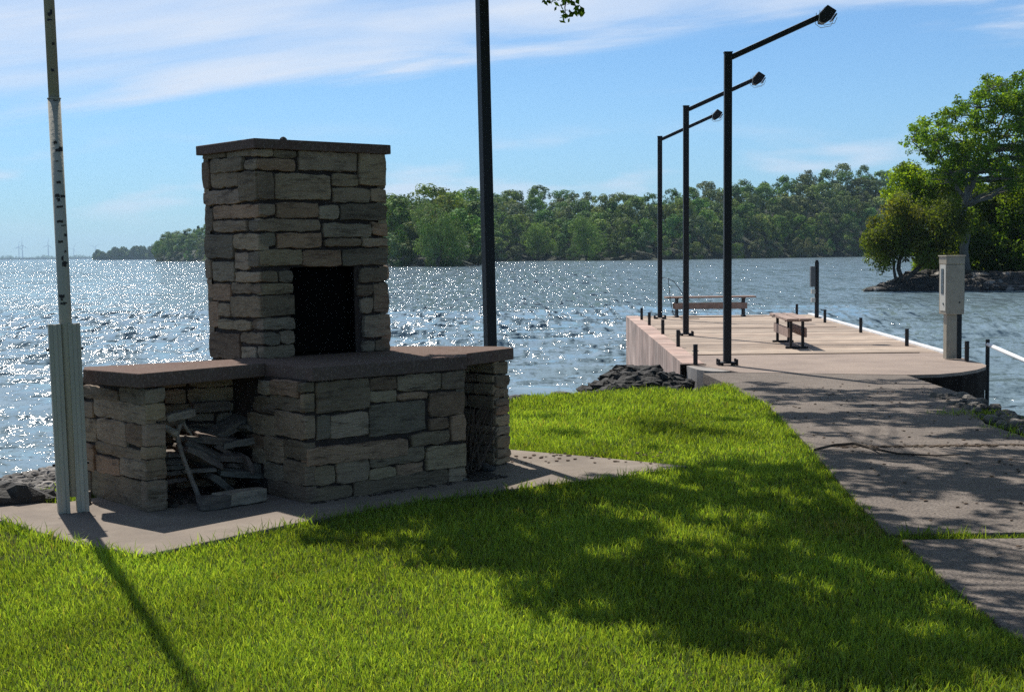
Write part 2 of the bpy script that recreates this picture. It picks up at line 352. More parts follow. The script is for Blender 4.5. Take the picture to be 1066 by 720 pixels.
# ------------------------------------------------------------------ ground and bank
PLATEAU = [(-14, 8.4), (-5, 8.7), (-3.3, 9.0), (-2.6, 10.3), (-1.2, 12.6), (-.3, 14.6), (.1, 15.55), (.9, 15.9), (1.7, 16.3), (2.1, 16.1), (2.6, 16.9), (2.95, 17.6),
           (3.2, 19.6), (4.7, 19.6), (4.9, 17.4), (4.93, 15.6), (4.85, 14), (4.72, 12.6), (4.9, 11), (5.6, 8.5), (7.5, 6), (14, 4), (14, -8), (-14, -8)]
def seg_dist(P, poly):
    P = np.asarray(P); d = np.full(len(P), 1e9); inside = np.zeros(len(P), bool)
    n = len(poly)
    for i in range(n):
        a = np.array(poly[i]); b = np.array(poly[(i + 1) % n]); ab = b - a
        t = np.clip(((P - a) @ ab) / (ab @ ab), 0, 1); q = a + t[:, None] * ab
        d = np.minimum(d, np.hypot(*(P - q).T))
        c = ((a[1] > P[:, 1]) != (b[1] > P[:, 1])); 
        with np.errstate(divide='ignore', invalid='ignore'):
            xi = (b[0] - a[0]) * (P[:, 1] - a[1]) / (b[1] - a[1] + 1e-12) + a[0]
        inside ^= c & (P[:, 0] < xi)
    return np.where(inside, -d, d)
def vnoise(P, s, seed=0):
    r = np.random.default_rng(seed); out = np.zeros(len(P))
    for k in range(7):
        a = r.uniform(0, 2 * PI); f = s * r.uniform(.6, 1.8); ph = r.uniform(0, 6.28)
        out += np.sin((P[:, 0] * math.cos(a) + P[:, 1] * math.sin(a)) * f + ph + 1.3 * np.sin((P[:, 0] * math.sin(a) - P[:, 1] * math.cos(a)) * f * .7 + ph * 2))
    return out / 7
def ground_z(P):
    P = np.asarray(P, float); sd = seg_dist(P, PLATEAU)
    k = np.clip((P[:, 0] + 2.5) / 2.0, 0, 1)           # gentle gravel bank on the left, steep on the right
    slope = .17 * (1 - k) + .75 * k
    z = -np.clip(sd + .0, 0, None) * slope
    z += np.where(sd > .1, .06 * vnoise(P, 3.0, 3), 0) * np.clip(sd, 0, 1)
    z += np.where(sd < 0, .012 * vnoise(P, 1.2, 5) * np.clip(-sd, 0, 1), 0)
    return np.maximum(z, -2.6)
nx, ny = 281, 321
gx = np.linspace(-14, 14, nx); gy = np.linspace(-8, 24, ny)
X, Y = np.meshgrid(gx, gy); P2 = np.stack([X.ravel(), Y.ravel()], 1)
Z = ground_z(P2) - .012
idx = np.arange(nx * ny).reshape(ny, nx)
FQ = np.stack([idx[:-1, :-1].ravel(), idx[:-1, 1:].ravel(), idx[1:, 1:].ravel(), idx[1:, :-1].ravel()], 1)
tag(np_mesh('ground', np.column_stack([P2, Z]), FQ, M['ground'], smooth=True), kind='structure')
mb = MB(); mb.add([(-20000, -20000, -3), (20000, -20000, -3), (20000, 20000, -3), (-20000, 20000, -3)], [(0, 1, 2, 3)])
tag(mb.build('lake_bed', M['hill']), kind='structure')

# water: fan of cells that grow with distance, real waves where cells are small enough
def water_mesh():
    rows = [6.0]
    while rows[-1] < 18000: rows.append(rows[-1] * 1.0065 if rows[-1] < 70 else rows[-1] * (1.02 if rows[-1] < 600 else 1.12))
    rows = np.array(rows); cols = np.tan(np.linspace(-math.radians(48), math.radians(48), 560))
    Yw, U = np.meshgrid(rows, cols, indexing='ij'); Xw = U * Yw
    cell = np.gradient(rows)[:, None] * np.ones_like(U)
    cell = np.maximum(cell, Yw * (cols[1] - cols[0]) * 1.0)
    r = np.random.default_rng(11); z = np.zeros_like(Xw); dx = np.zeros_like(Xw); dy = np.zeros_like(Xw)
    for k in range(46):
        lam = .28 * (18 ** (k / 45.)) ; ang = math.radians(-104 + r.normal(0, 24)); kx, ky = math.cos(ang), math.sin(ang); kk = 2 * PI / lam
        amp = .0085 * lam * r.uniform(.6, 1.3) * (1 if lam < 3 else .6); ph = r.uniform(0, 6.28)
        fade = np.clip((lam / cell - 3) / 3, 0, 1)
        th = kk * (kx * Xw + ky * Yw) + ph
        z += fade * amp * np.sin(th); dx += -fade * amp * kx * np.cos(th) * .7; dy += -fade * amp * ky * np.cos(th) * .7
    V = np.column_stack([(Xw + dx).ravel(), (Yw + dy).ravel(), (z + WATER_Z).ravel()])
    nr, nc = Xw.shape; idx = np.arange(nr * nc).reshape(nr, nc)
    F = np.stack([idx[:-1, :-1].ravel(), idx[:-1, 1:].ravel(), idx[1:, 1:].ravel(), idx[1:, :-1].ravel()], 1)
    return tag(np_mesh('water', V, F, M['water'], smooth=True), kind='structure')
water_mesh()

# ------------------------------------------------------------------ path and slab
PATH = [G(747, 396.5), G(799, 422.5), G(846, 469.7), G(889, 521.6), G(926, 559)]
PATH = [(p.x, p.y) for p in PATH]
JY = 7.72
path_far = [(2.50, 18.2)] + PATH + [(4.9, JY + .05), (4.35, 10.5), (4.3, 12.6), (4.65, 14.2), (4.95, 15.45), (5.0, 17.3), (5.0, 18.2)]
mb = MB(); mb.prism(path_far, -.12, .018); tag(mb.build('path', M['path'], bevel=.006), kind='structure')
path_near = [(2.13, JY - .15), (2.07, 6.5), (2.06, 5.7), (2.2, 4), (2.4, -4), (6.2, -4), (5.6, 4), (5.1, JY - .13)]
mb = MB(); mb.prism(path_near, -.12, .014); tag(mb.build('path', M['path'], bevel=.006), kind='structure')
SLAB = [G(0, 532), G(62, 526.5), G(200, 505), G(480, 472), G(530, 470), G(620, 478), G(716, 487.5), G(650, 498), G(560, 508.5), G(430, 524), G(300, 549), G(150, 581), G(70, 566), G(0, 547)]
SLAB = [(p.x, p.y) for p in SLAB]; SLAB[0] = (-4.2, 9.1); SLAB[-1] = (-3.08, 8.36); SLAB.append((-4.2, 8.75))
mb = MB(); mb.prism(SLAB, -.15, .02); tag(mb.build('paving_slab', M['concrete'], bevel=.008), kind='structure')

# ------------------------------------------------------------------ pier
pier = empty('pier', (0, 0, 0))
tag(pier, 'long boarded pier with concrete apron and pinkish side wall reaching into the lake', 'pier')
LN, LF = (2.42, 19.55), (2.86, 34.6)
RN, RF = (6.56, 21.3), (7.36, 34.6)
def lx(y): return LN[0] + (LF[0] - LN[0]) * (y - LN[1]) / (LF[1] - LN[1])
def rx(y): return RN[0] + (RF[0] - RN[0]) * (y - RN[1]) / (RF[1] - RN[1])
YD = 21.35
mb = MB(); mb.prism([(lx(YD), YD), (rx(YD), YD), RF, LF], -.30, 0.026); mb.build('decking', M['deck'], pier)
ap = [(lx(YD), YD - .01)] + [LN] + [(2.75, 19.0), (2.95, 18.35), (2.98, 18.22), (5.1, 17.45)]
arc = [G(948, 391.8), G(977, 391.2), G(1001, 389), G(1017, 386.3), G(1026, 383.5), G(1026.5, 381.5), G(1020, 379), G(1010, 376.5), G(998, 372.7)]
ap = ap[:-1] + [(p.x, p.y) for p in arc] + [(rx(YD), YD - .01)]
mb = MB(); mb.prism(ap, -.28, 0.022); mb.build('apron', M['deckcon'], pier)
# side walls under the deck
mb = MB()
mb.prism([(LN[0] - .02, LN[1]), (LN[0] + .28, LN[1]), (LF[0] + .28, LF[1]), (LF[0] - .02, LF[1])], -1.9, .035)
mb.build('side_wall', M['piling'], pier)
mb = MB()
ins = [(p.x, p.y) for p in arc]
wall = ins + [(rx(YD) - .03, YD), (RF[0] - .03, RF[1] - .03), (LF[0] + .3, LF[1] - .03), (LF[0] + .3, 20), (4.6, 18.0)]
mb.prism([(x - .012, y + .012) for x, y in wall], -2.2, -.285)
mb.prism([(ins[0][0] + .004, ins[0][1] - .006)] + [(x + .006, y - .004) for x, y in ins[1:6]] + [(6.2, 19.2), (5.2, 18.2)], -.284, -.02)
mb.build('retaining_wall', M['darkwall'], pier)
mb = MB(); c0 = G(716, 384); 
pts = [(2.44, 19.42), (2.46, 19.1), (2.50, 18.8), (2.57, 18.58), (2.67, 18.46), (2.80, 18.43), (2.93, 18.5)]
mb.prism(pts + [(2.95, 18.9), (2.6, 19.43)], -.7, .017)
M['curb'] = material('pale_curb_concrete', (.33, .30, .275), .9, [(4, (.22, .20, .185), .4, .7)], (60, .004, 4), spec=.2)
mb.build('curb', M['curb'], pier)
mb = MB(); mb.prism([(LN[0] - .06, LN[1] - .10), (LN[0] + .30, LN[1] - .10), (LN[0] + .3, LN[1] - .002), (LN[0] - .06, LN[1] - .002)], -1.2, .03); mb.build('end_timber', M['darkwall'], pier)
mb = MB()
y0 = YD - .3
mb.prism([(rx(y0), y0), (rx(y0) + .11, y0), (RF[0] + .11, RF[1]), (RF[0], RF[1])], -.12, .06); mb.build('fender_strip', M['white'], pier, bevel=.01)
for yj, w_ in ((YD - .03, .05), (28.7, .05), (33.9, .05)):
    mb = MB(); mb.box(((lx(yj) + rx(yj)) / 2, yj, .0285), (rx(yj) - lx(yj) - .62, w_, .006)); mb.build('joint_strip', M['darkwall'], pier)

# dock posts (short dark steel mooring posts)
def make_mooring():
    r = empty('mooring_post')
    mb = MB(); mb.tube([(0, 0, 0), (0, 0, .27)], .032, 12); mb.build('post', M['black'], r)
    mb = MB(); mb.tube([(0, 0, .27), (0, 0, .285)], [.036, .030], 12); mb.build('post_cap', M['black'], r)
    mb = MB(); mb.tube([(-.045, 0, .19), (.045, 0, .19)], .008, 6); mb.build('cross_pin', M['boxlight'], r)
    return r
moor = make_mooring(); used = False
spots = [(668, 333, 'fifth'), (676, 338.7, 'fourth'), (690, 348, 'third'), (706, 361, 'second'), (724, 379.4, 'nearest')]
for px, py, which in spots:
    o = moor if not used else copy_tree(moor); used = True
    p = G(px, py, .03); o.location = (p.x, p.y, .03)
    tag(o, f'short black mooring post on the left edge of the pier, {which} from the shore' if which != 'nearest' else 'short black mooring post closest to the shore on the left pier edge', 'mooring post', 'mooring posts along the pier')
for px, py, lab in [(829.5, 328.5, 'short black mooring post at the far right, seen just above the near bench'), (858.7, 335.6, 'short black mooring post right of the tall dark meter post on the far pier edge'),
                    (896, 346, 'short black mooring post halfway along the white right edge of the pier'), (944, 360, 'short black mooring post on the white pier edge, next left of the beige cabinet'),
                    (1006.4, 376, 'short black mooring post just right of the beige cabinet')]:
    o = copy_tree(moor); p = G(px, py, .03); o.location = (p.x, p.y, .03); tag(o, lab, 'mooring post', 'mooring posts along the pier')

# lamp posts
def make_lamp(H=4.30, wd=.105):
    r = empty('street_lamp')
    mb = MB(); mb.box((0, 0, H / 2 + .01), (wd, wd, H - .02)); mb.build('pole', M['black'], r, bevel=.008)
    mb = MB(); mb.box((0, 0, .035), (.20, .20, .02))
    for sx in (-1, 1):
        mb.prism([(sx * .05, -.012), (sx * .14, -.012), (sx * .14, .012), (sx * .05, .012)], .0, .045)
    mb.build('base_plate', M['black'], r, bevel=.004)
    for sx in (-1, 1):
        for sy in (-1, 1):
            mb = MB(); mb.tube([(sx * .125, sy * .08, 0), (sx * .125, sy * .08, .085)], .017, 8); mb.build('bolt', M['black'], r)
    A = Vector((.05, 0, H - .06)); B = Vector((1.24, 0, H + .47))
    mb = MB(); d = (B - A); L = d.length; ang = math.atan2(d.z, d.x)
    mb.box((A + B) / 2, (L, .062, .075), Matrix.Rotation(-ang, 3, 'Y')); mb.build('arm', M['black'], r, bevel=.006)
    mb = MB(); mb.box((0, 0, H + .004), (wd + .012, wd + .012, .014)); mb.build('pole_cap', M['black'], r)
    # floodlight head: a wedge-shaped housing tilted down
    hd = Vector((1.335, 0, H + .50))
    pf = [(-.10, .0), (.01, .125), (.135, .045), (.055, -.075), (-.02, -.12), (-.085, -.11)]
    vs = [(hd.x + a, -.10, hd.z + b) for a, b in pf] + [(hd.x + a, .10, hd.z + b) for a, b in pf]; n = 6
    mb = MB(); mb.add(vs, [tuple(range(n))[::-1], tuple(range(n, 2 * n))] + [(i, (i + 1) % n, n + (i + 1) % n, n + i) for i in range(n)])
    h = mb.build('lamp_head', M['black'], r, bevel=.008)
    mb = MB(); a = Vector((hd.x + .128, 0, hd.z + .02)); b = Vector((hd.x + .064, 0, hd.z - .078))
    mb.box((a + b) / 2 + Vector((.012, 0, -.008)), (.02, .17, .11), Matrix.Rotation(math.atan2(a.x - b.x, a.z - b.z), 3, 'Y')); mb.build('lens', M['glass'], h)
    for sy in (-1, 1):
        mb = MB(); mb.tube([(hd.x - .10, sy * .112, hd.z + .05), (hd.x - .115, sy * .112, hd.z - .10), (hd.x - .04, sy * .112, hd.z - .155), (hd.x + .10, sy * .112, hd.z - .13), (hd.x + .135, sy * .112, hd.z - .05)], .0045, 6)
        mb.build('bracket', M['boxlight'], h)
    return r
lamp = make_lamp()
lamps = [(757, 379.5, 'tall black lamp post nearest the shore on the pier', 0), (714, 349, 'tall black lamp post standing in the middle of the three on the pier', 0), (687, 331.6, 'tall black lamp post farthest out at the end of the pier', 0)]
for i, (px, py, lab, rz) in enumerate(lamps):
    o = lamp if i == 0 else copy_tree(lamp)
    p = G(px, py, .03); o.location = (p.x, p.y, .026); o.rotation_euler = (0, 0.003, rz)
    tag(o, lab, 'lamp post', 'black lamp posts by the water')
o = copy_tree(lamp); o.location = (-.16, 11.02, 0); o.rotation_euler = (0.0, -.0145, math.radians(28)); o.scale = (.78, .78, 1.02)
tag(o, 'black square lamp post rising behind the right end of the stone fireplace', 'lamp post', 'black lamp posts by the water')
# a thin loose cable hanging at the farthest lamp
pb = G(687, 331.6, .03)
mb = MB(); c = pb; mb.tube([(c.x + .05, c.y, 1.0), (c.x + .2, c.y - .02, .98), (c.x + .24, c.y - .05, .5), (c.x + .3, c.y - .1, .15), (c.x + .5, c.y - .2, .035), (c.x + .9, c.y - .3, .035)], .008, 6)
mb.tube([(c.x + .2, c.y - .02, .98), (c.x + .34, c.y - .02, .9), (c.x + .55, c.y, .62), (c.x + .72, c.y + .05, .46)], .009, 6)
tag(mb.build('cable', M['black']), 'thin dark cable drooping from the farthest lamp post to the deck', 'cable')

# benches
def make_bench(L=2.2):
    r = empty('bench')
    for sy in (-1, 1):
        mb = MB(); mb.box((0, sy * .105, .475), (L, .185, .04), col=(1, 1, 1)); mb.build('seat', M['deckw'], r, bevel=.004)
        mb = MB(); mb.box((0, sy * .135, .26), (L - .42, .035, .15)); mb.build('rail', M['deckw'], r, bevel=.004)
    for sx in (-1, 1):
        x = sx * (L / 2 - .28)
        for sy in (-1, 1):
            mb = MB(); mb.box((x, sy * .095, .235), (.045, .045, .43)); mb.build('leg', M['black'], r)
        mb = MB(); mb.box((x, 0, .018), (.06, .36, .036)); mb.build('foot', M['black'], r, bevel=.004)
        mb = MB(); mb.box((x, 0, .445), (.05, .38, .02)); mb.build('cross_bar', M['black'], r)
    return r
M['deckw'] = material('bench_wood', (.36, .25, .20), .8, [(8, (.24, .165, .13), .4, .7)], (40, .002, 4))
b0 = make_bench()
pn = G(831, 363, .03); pf_ = G(816, 356, .03); a = math.atan2(pf_.y - pn.y, pf_.x - pn.x)
b0.location = ((pn.x + pf_.x) / 2, (pn.y + pf_.y) / 2 + .1, .026); b0.rotation_euler = (0, 0, a)
tag(b0, 'backless wooden bench with black frame standing near the middle of the deck, end on', 'bench', 'backless benches on the pier')
b1 = copy_tree(b0); p = G(742, 330, .03); b1.location = (p.x, 34.1, .026); b1.rotation_euler = (0, 0, math.radians(2))
tag(b1, 'backless bench set crosswise at the far end of the pier, seen side on', 'bench', 'backless benches on the pier')

# beige electric cabinet on a post
pc = G(990, 373.5, .026)
cab = empty('electric_cabinet', (pc.x, pc.y, .024), math.radians(5)); tag(cab, 'tall beige electric cabinet mounted on a post at the right corner of the pier', 'cabinet')
mb = MB(); mb.box((0, 0, 1.005), (.27, .27, .71)); mb.build('cabinet_body', M['box'], cab, bevel=.008)
mb = MB(); mb.box((0, 0, 1.42), (.275, .275, .11)); mb.box((0, 0, 1.482), (.30, .30, .016)); mb.build('cabinet_top', M['box'], cab, bevel=.006)
mb = MB(); mb.box((-.138, -.02, 1.03), (.008, .20, .66)); d = mb.build('meter_door', M['boxlight'], cab)
mb = MB(); mb.box((-.144, -.01, 1.12), (.008, .085, .36)); mb.build('window', M['glass'], d)
mb = MB(); mb.tube([(-.145, -.05, .80), (-.15, -.05, .80)], .018, 10); mb.build('lock', M['glass'], d)
mb = MB(); mb.box((.06, -.139, .82), (.02, .006, .02)); mb.build('latch', M['black'], cab)
mb = MB(); mb.box((-.02, 0, .34), (.15, .12, .66)); mb.build('post', M['box'], cab, bevel=.004)
mb = MB(); mb.box((.14, .08, .5), (.07, .07, 1.0)); mb.box((.15, .08, .92), (.11, .1, .16)); mb.build('conduit', M['black'], cab)

# dark meter post at the far right corner
pm = G(848, 330.5, .03); mp_ = empty('meter_post', (pm.x, pm.y, .026)); tag(mp_, 'thin dark post carrying a narrow meter box at the far right corner of the pier', 'post')
mb = MB(); mb.tube([(.05, 0, 0), (.05, 0, 1.32)], .05, 10); mb.tube([(.05, 0, 1.32), (.05, 0, 1.36)], .035, 10); mb.build('pole', M['black'], mp_)
mb = MB(); mb.box((-.05, 0, .97), (.11, .14, .48)); mb.build('meter_box', M['glassgrey'] if 'glassgrey' in M else material('grey_box', (.10, .105, .11), .5), mp_, bevel=.006)
for z in (.62, .42):
    mb = MB(); mb.box((-.04, -.01, z), (.09, .08, .10)); mb.build('socket', M['boxlight'], mp_)

# white guard rail beyond the pier corner
rail = empty('guard_rail', (6.68, 19.6, -1.1)); tag(rail, 'white tubular guard rail on dark posts in the water beside the pier', 'railing')
A = AT(1027.5, 358, 19.6); B = AT(1066, 375, 16.8); d = (B - A); E = A + d * 2.3
o_ = Vector(rail.location)
mb = MB(); mb.tube([A - o_, E - o_], .027, 12); mb.build('handrail', M['white'], rail, smooth=True)
for t_ in (.02, 1.2, 2.25):
    q = A + d * t_ - o_
    mb = MB(); mb.tube([(q.x, q.y, -.6), (q.x, q.y, q.z + .07)], .03, 8); mb.build('post', M['postgrey'] if 'postgrey' in M else M['black'], rail)

# ------------------------------------------------------------------ stone fireplace
TH = math.radians(40); E1 = Vector((math.cos(TH), math.sin(TH), 0)); E2 = Vector((-math.sin(TH), math.cos(TH), 0))
fp = empty('stone_fireplace', (G(321, 526).x, G(321, 526).y, 0.02))
tag(fp, 'outdoor stone fireplace with tall chimney and low counter wings on a concrete slab', 'fireplace')
FO = Vector(fp.location)
def fbuild(mb, name, mat, parent=None, **k):
    """geometry is given in world coordinates; parts hang from the fireplace's empty"""
    mb.v = [(x - FO.x, y - FO.y, z - FO.z) for x, y, z in mb.v]
    o = mb.build(name, mat, parent or fp, **k); return o
rs = random.Random(5)
def tone():
    k = rs.uniform(.52, 1.18); t = rs.random()
    if t < .17: return (k * 1.12, k * .90, k * .80)
    if t < .3: return (k * .95, k * .95, k * .95)
    return (k, k * rs.uniform(.90, .96), k * rs.uniform(.80, .92))
def stone(mb, O, U, Nn, u0, u1, v0, v1, d=None, back=.05, g=.004):
    """one rough-edged stone on the wall plane through O with axes U, Z and outward normal Nn"""
    d = d if d is not None else rs.uniform(.016, .038)
    u0 += g; u1 -= g; v0 += g; v1 -= g
    if u1 - u0 < .015 or v1 - v0 < .012: return
    j = min(.006, (v1 - v0) * .09); n_u = max(2, int((u1 - u0) / .05)); n_v = max(2, int((v1 - v0) / .05))
    sl_ = rs.uniform(-.006, .006); cr = min(.008, (v1 - v0) * .15)
    per = []
    cj = [rs.uniform(0, cr) for _ in range(4)]
    for i in range(n_u): per.append((u0 + (u1 - u0) * i / n_u, v0 + sl_ * i / n_u))
    for i in range(n_v): per.append((u1, v0 + sl_ + (v1 - v0) * i / n_v))
    for i in range(n_u): per.append((u1 - (u1 - u0) * i / n_u, v1 + sl_ * (1 - i / n_u)))
    for i in range(n_v): per.append((u0, v1 - (v1 - v0) * i / n_v))
    corners = {0: (1, 1), n_u: (-1, 1), n_u + n_v: (-1, -1), 2 * n_u + n_v: (1, -1)}
    pr = []
    for i, (a, b) in enumerate(per):
        a += rs.uniform(-j, j); b += rs.uniform(-j, j)
        if i in corners: a += corners[i][0] * rs.uniform(.3, 1) * cr; b += corners[i][1] * rs.uniform(.3, 1) * cr
        pr.append((a, b))
    cu = (u0 + u1) / 2; cvv = (v0 + v1) / 2; n = len(pr); vs = []
    bev = .004
    for lay, (dep, sh) in enumerate(((-back, 0), (d - .008, 0), (d, bev))):
        for a, b in pr:
            du = cu - a; dv = cvv - b
            a2 = a + (math.copysign(min(abs(du), sh), du)); b2 = b + math.copysign(min(abs(dv), sh), dv)
            dd = dep + (rs.uniform(-.003, .003) if lay == 2 else 0)
            vs.append(O + U * a2 + Vector((0, 0, b2)) + Nn * dd)
    vs.append(O + U * cu + Vector((0, 0, cvv)) + Nn * (d + rs.uniform(.0, .006)))
    fs = []
    for L_ in range(2):
        for i in range(n):
            i2 = (i + 1) % n; fs.append((L_ * n + i, L_ * n + i2, (L_ + 1) * n + i2, (L_ + 1) * n + i))
    for i in range(n): fs.append((2 * n + i, 2 * n + (i + 1) % n, 3 * n))
    flip = (U.cross(Vector((0, 0, 1)))).dot(Nn) < 0
    if flip: fs = [f[::-1] for f in fs]
    mb.add(vs, fs, tone())
def trace(mb, O, U, Nn, L, z0, z1, rects, sx, ox, oy, lean=0, ly=372, ext0=0.02, ext1=.02):
    """rects seen on the wall: turned into wall coordinates (u along the wall, z)"""
    def uv(px, py):
        px = px + lean * (ly - py); v = Vector(ray(px, py)); C0 = Vector((0, 0, CAM_H))
        t = (O - C0).dot(Nn) / v.dot(Nn); p = C0 + v * t; return (p - O).dot(U), p.z
    for r in rects:
        x0, y0, x1, y1 = [a * sx for a in r]; x0 += ox; x1 += ox; y0 += oy; y1 += oy
        xm, ym = (x0 + x1) / 2, (y0 + y1) / 2
        u0 = uv(x0, ym)[0]; u1 = uv(x1, ym)[0]; va = uv(xm, y1)[1]; vb = uv(xm, y0)[1]
        if u0 > u1: u0, u1 = u1, u0
        if abs(u0) < .035: u0 = -ext0
        if abs(u1 - L) < .05: u1 = L + ext1
        u0 = max(u0, -ext0); u1 = min(u1, L + ext1); va = max(va, z0); vb = min(vb, z1)
        stone(mb, O, U, Nn, u0, u1, va, vb, d=rs.uniform(.017, .036), g=-.003)
def courses(mb, O, U, Nn, L, z0, z1, hole=None, ext=.02):
    z = z0
    while z < z1 - .02:
        h = min(rs.uniform(.055, .14), z1 - z)
        if z1 - (z + h) < .045: h = z1 - z
        a = -ext
        while a < L + ext - .02:
            w_ = rs.uniform(.1, .34)
            if L + ext - (a + w_) < .09: w_ = L + ext - a
            if not (hole and a + w_ / 2 > hole[0] and a + w_ / 2 < hole[1] and z + h / 2 > hole[2] and z + h / 2 < hole[3]):
                if h > .11 and rs.random() < .25:
                    k = h * rs.uniform(.4, .6); stone(mb, O, U, Nn, a, a + w_, z, z + k); stone(mb, O, U, Nn, a, a + w_, z + k, z + h)
                else: stone(mb, O, U, Nn, a, a + w_, z, z + h)
            a += w_
        z += h

CAPZ = .893; CAPT = .09; CB = CAPZ - CAPT
# chimney ------------------------------------------------
s1, o1x, o1y = 240 / 665, 190, 130
Oc = G(275.5, 372.8, CAPZ); Oc = Vector((Oc.x, Oc.y, 0))
def solve(O, U, px, py=372):
    v = ray(px, py); k = v[0] / v[1]; return (k * O.y - O.x) / (U.x - k * U.y)
CL = solve(Oc, E1, 402.5); CDp = solve(Oc, E2, 222.5)
CTOP = AT(263, 155, Oc.y).z
LEAN = -.013; lean_px = .0155
chim = empty('tmp'); bpy.data.objects.remove(chim)
ht = G(330, 360, 0)
# opening (u range, height range)
def uvc(px, py):
    px = px + lean_px * (372 - py); v = Vector(ray(px, py)); C0 = Vector((0, 0, CAM_H)); Nn = -E2
    t = (Oc - C0).dot(Nn) / v.dot(Nn); p = C0 + v * t; return (p - Oc).dot(E1), p.z
hu0 = uvc(303.5, 330)[0]; hu1 = uvc(370.5, 330)[0]; hz1 = uvc(336, 277.5)[1]
def bx(mb, O, a0, a1, b0, b1, z0, z1, U=E1, V=E2, col=(1, 1, 1)):
    ps = [O + U * a + V * b for a, b in ((a0, b0), (a1, b0), (a1, b1), (a0, b1))]
    mb.prism([(p.x, p.y) for p in ps], z0, z1, col)
SH = (LEAN, 0, CAPZ)
mb = MB()
bx(mb, Oc, 0, hu0, 0, CDp, 0, CTOP); bx(mb, Oc, hu1, CL, 0, CDp, 0, CTOP)
bx(mb, Oc, hu0, hu1, .002, CDp, hz1, CTOP); bx(mb, Oc, hu0, hu1, .62, CDp, 0, hz1)
def shear_mb(mb): mb.v = [(x + LEAN * (max(z, CAPZ) - CAPZ), y, z) for x, y, z in mb.v]
shear_mb(mb); chimney = fbuild(mb, 'chimney', M['mortar'])
mb = MB()
front = [(215,68,255,92),(256,70,322,95),(330,75,497,132),(503,80,570,175),(213,98,318,130),(216,136,256,213),(261,142,421,214),(428,140,500,175),(430,182,535,222),(538,185,575,220),
 (222,228,260,262),(266,226,386,268),(390,232,445,272),(450,230,577,274),(222,272,390,306),(400,284,538,322),(541,282,578,318),(226,313,264,350),(268,314,394,354),(404,328,508,350),(512,326,578,350),
 (228,362,338,404),(342,362,452,406),(456,358,580,404),(230,422,270,452),(273,420,312,452),(236,458,315,487),(240,492,318,549),(236,556,318,588),(232,598,275,632),(278,594,318,630),(222,638,318,674),
 (508,414,584,453),(500,462,543,495),(510,500,545,542),(548,458,584,538),(518,548,590,612),(515,622,550,655),(552,620,590,655)]
trace(mb, Oc, E1, -E2, CL, CAPZ, CTOP, front, s1, o1x, o1y, lean=lean_px)
side = [(62,78,128,98),(132,72,213,92),(58,108,83,185),(90,98,182,136),(186,100,213,130),(88,140,166,180),(170,136,216,218),(65,190,175,228),(68,242,92,305),(94,232,220,270),(97,278,192,308),(200,275,222,306),
 (74,318,154,384),(157,316,226,360),(75,388,90,443),(94,394,155,450),(157,370,198,417),(201,366,228,410),(162,424,232,452),(80,460,144,507),(148,458,205,486),(208,460,236,486),(82,510,108,582),(111,516,146,552),(150,494,235,552),
 (113,562,206,590),(209,558,238,588),(88,600,172,672),(176,600,232,630),(178,638,220,672)]
trace(mb, Oc, E2, -E1, CDp, CAPZ - .05, CTOP, side, s1, o1x, o1y, lean=lean_px)
courses(mb, Oc + E1 * CL, E2, E1, CDp, .02, CTOP)
courses(mb, Oc + E2 * CDp, E1, E2, CL, .02, CTOP)
# inner faces of the jambs
shear_mb(mb); fbuild(mb, 'stonework', M['stone'], chimney); 
mb = MB(); bx(mb, Oc, hu0 + .001, hu1 - .045, .50, .52, CAPZ, hz1 - .002); bx(mb, Oc, hu0 + .002, hu0 + .012, .02, .5, CAPZ, hz1 - .003)
bx(mb, Oc, hu0 + .013, hu1 - .05, .02, .49, CAPZ + .002, CAPZ + .012); bx(mb, Oc, hu1 - .014, hu1 - .002, .012, .49, CAPZ + .001, hz1 - .004); bx(mb, Oc, hu0 + .02, hu1 - .02, .09, .10, CAPZ + .02, hz1 - .02); shear_mb(mb); fbuild(mb, 'firebox', M['soot'], chimney)
mb = MB()
ov = .055; bx(mb, Oc, -ov, CL + ov, -ov, CDp + ov, CTOP, CTOP + .068)
shear_mb(mb); fbuild(mb, 'chimney_cap', M['slabcap'], chimney, bevel=.006)
ck = Oc + E1 * .33 + E2 * .2
mb = MB(); mb.rock((ck.x + LEAN * 1.5, ck.y, CTOP + .088), .028, rs, sq=(1, 1, .9), seg=8)
tag(mb.build('pebble', M['rock']), 'small dark stone lying on top of the chimney cap', 'stone')

# hearth block -------------------------------------------
Om = G(321, 526); Om = Vector((Om.x, Om.y, 0)); ML = solve(Om, E1, 480.5, 503); MD = .66
mb = MB(); bx(mb, Om, 0, ML, 0, 1.15, 0, CB); hearth = fbuild(mb, 'hearth_block', M['mortar'])
mb = MB(); s3 = 300 / 982
mf = [(222,150,400,252),(403,140,495,180),(403,183,495,220),(498,128,645,182),(650,122,708,180),(500,190,600,214),(608,190,706,270),(405,226,593,332),(225,268,270,348),(274,262,400,342),
 (606,278,670,316),(680,268,712,355),(195,364,530,420),(543,328,670,368),(595,370,718,446),(403,386,587,434),(215,440,285,505),(290,418,398,495),(402,446,490,482),(497,432,585,468),(198,512,345,575),(348,472,670,545),(673,448,720,500)]
trace(mb, Om, E1, -E2, ML, .02, CB, mf, s3, 260, 350)
ms = [(178,158,222,190),(82,150,176,200),(186,195,222,256),(78,204,184,250),(95,262,228,345),(133,355,190,415),(127,425,222,500),(22,228,94,260),(64,345,126,425),(40,150,78,195),(0,262,90,330),(0,335,60,380),(74,495,195,555),(20,380,62,430),(30,200,76,225),(60,430,124,485)]
trace(mb, Om, E2, -E1, MD + .3, .02, CB, ms, s3, 260, 350)
courses(mb, Om + E1 * ML, E2, E1, 1.1, .02, CB)
fbuild(mb, 'stonework', M['stone'], hearth)

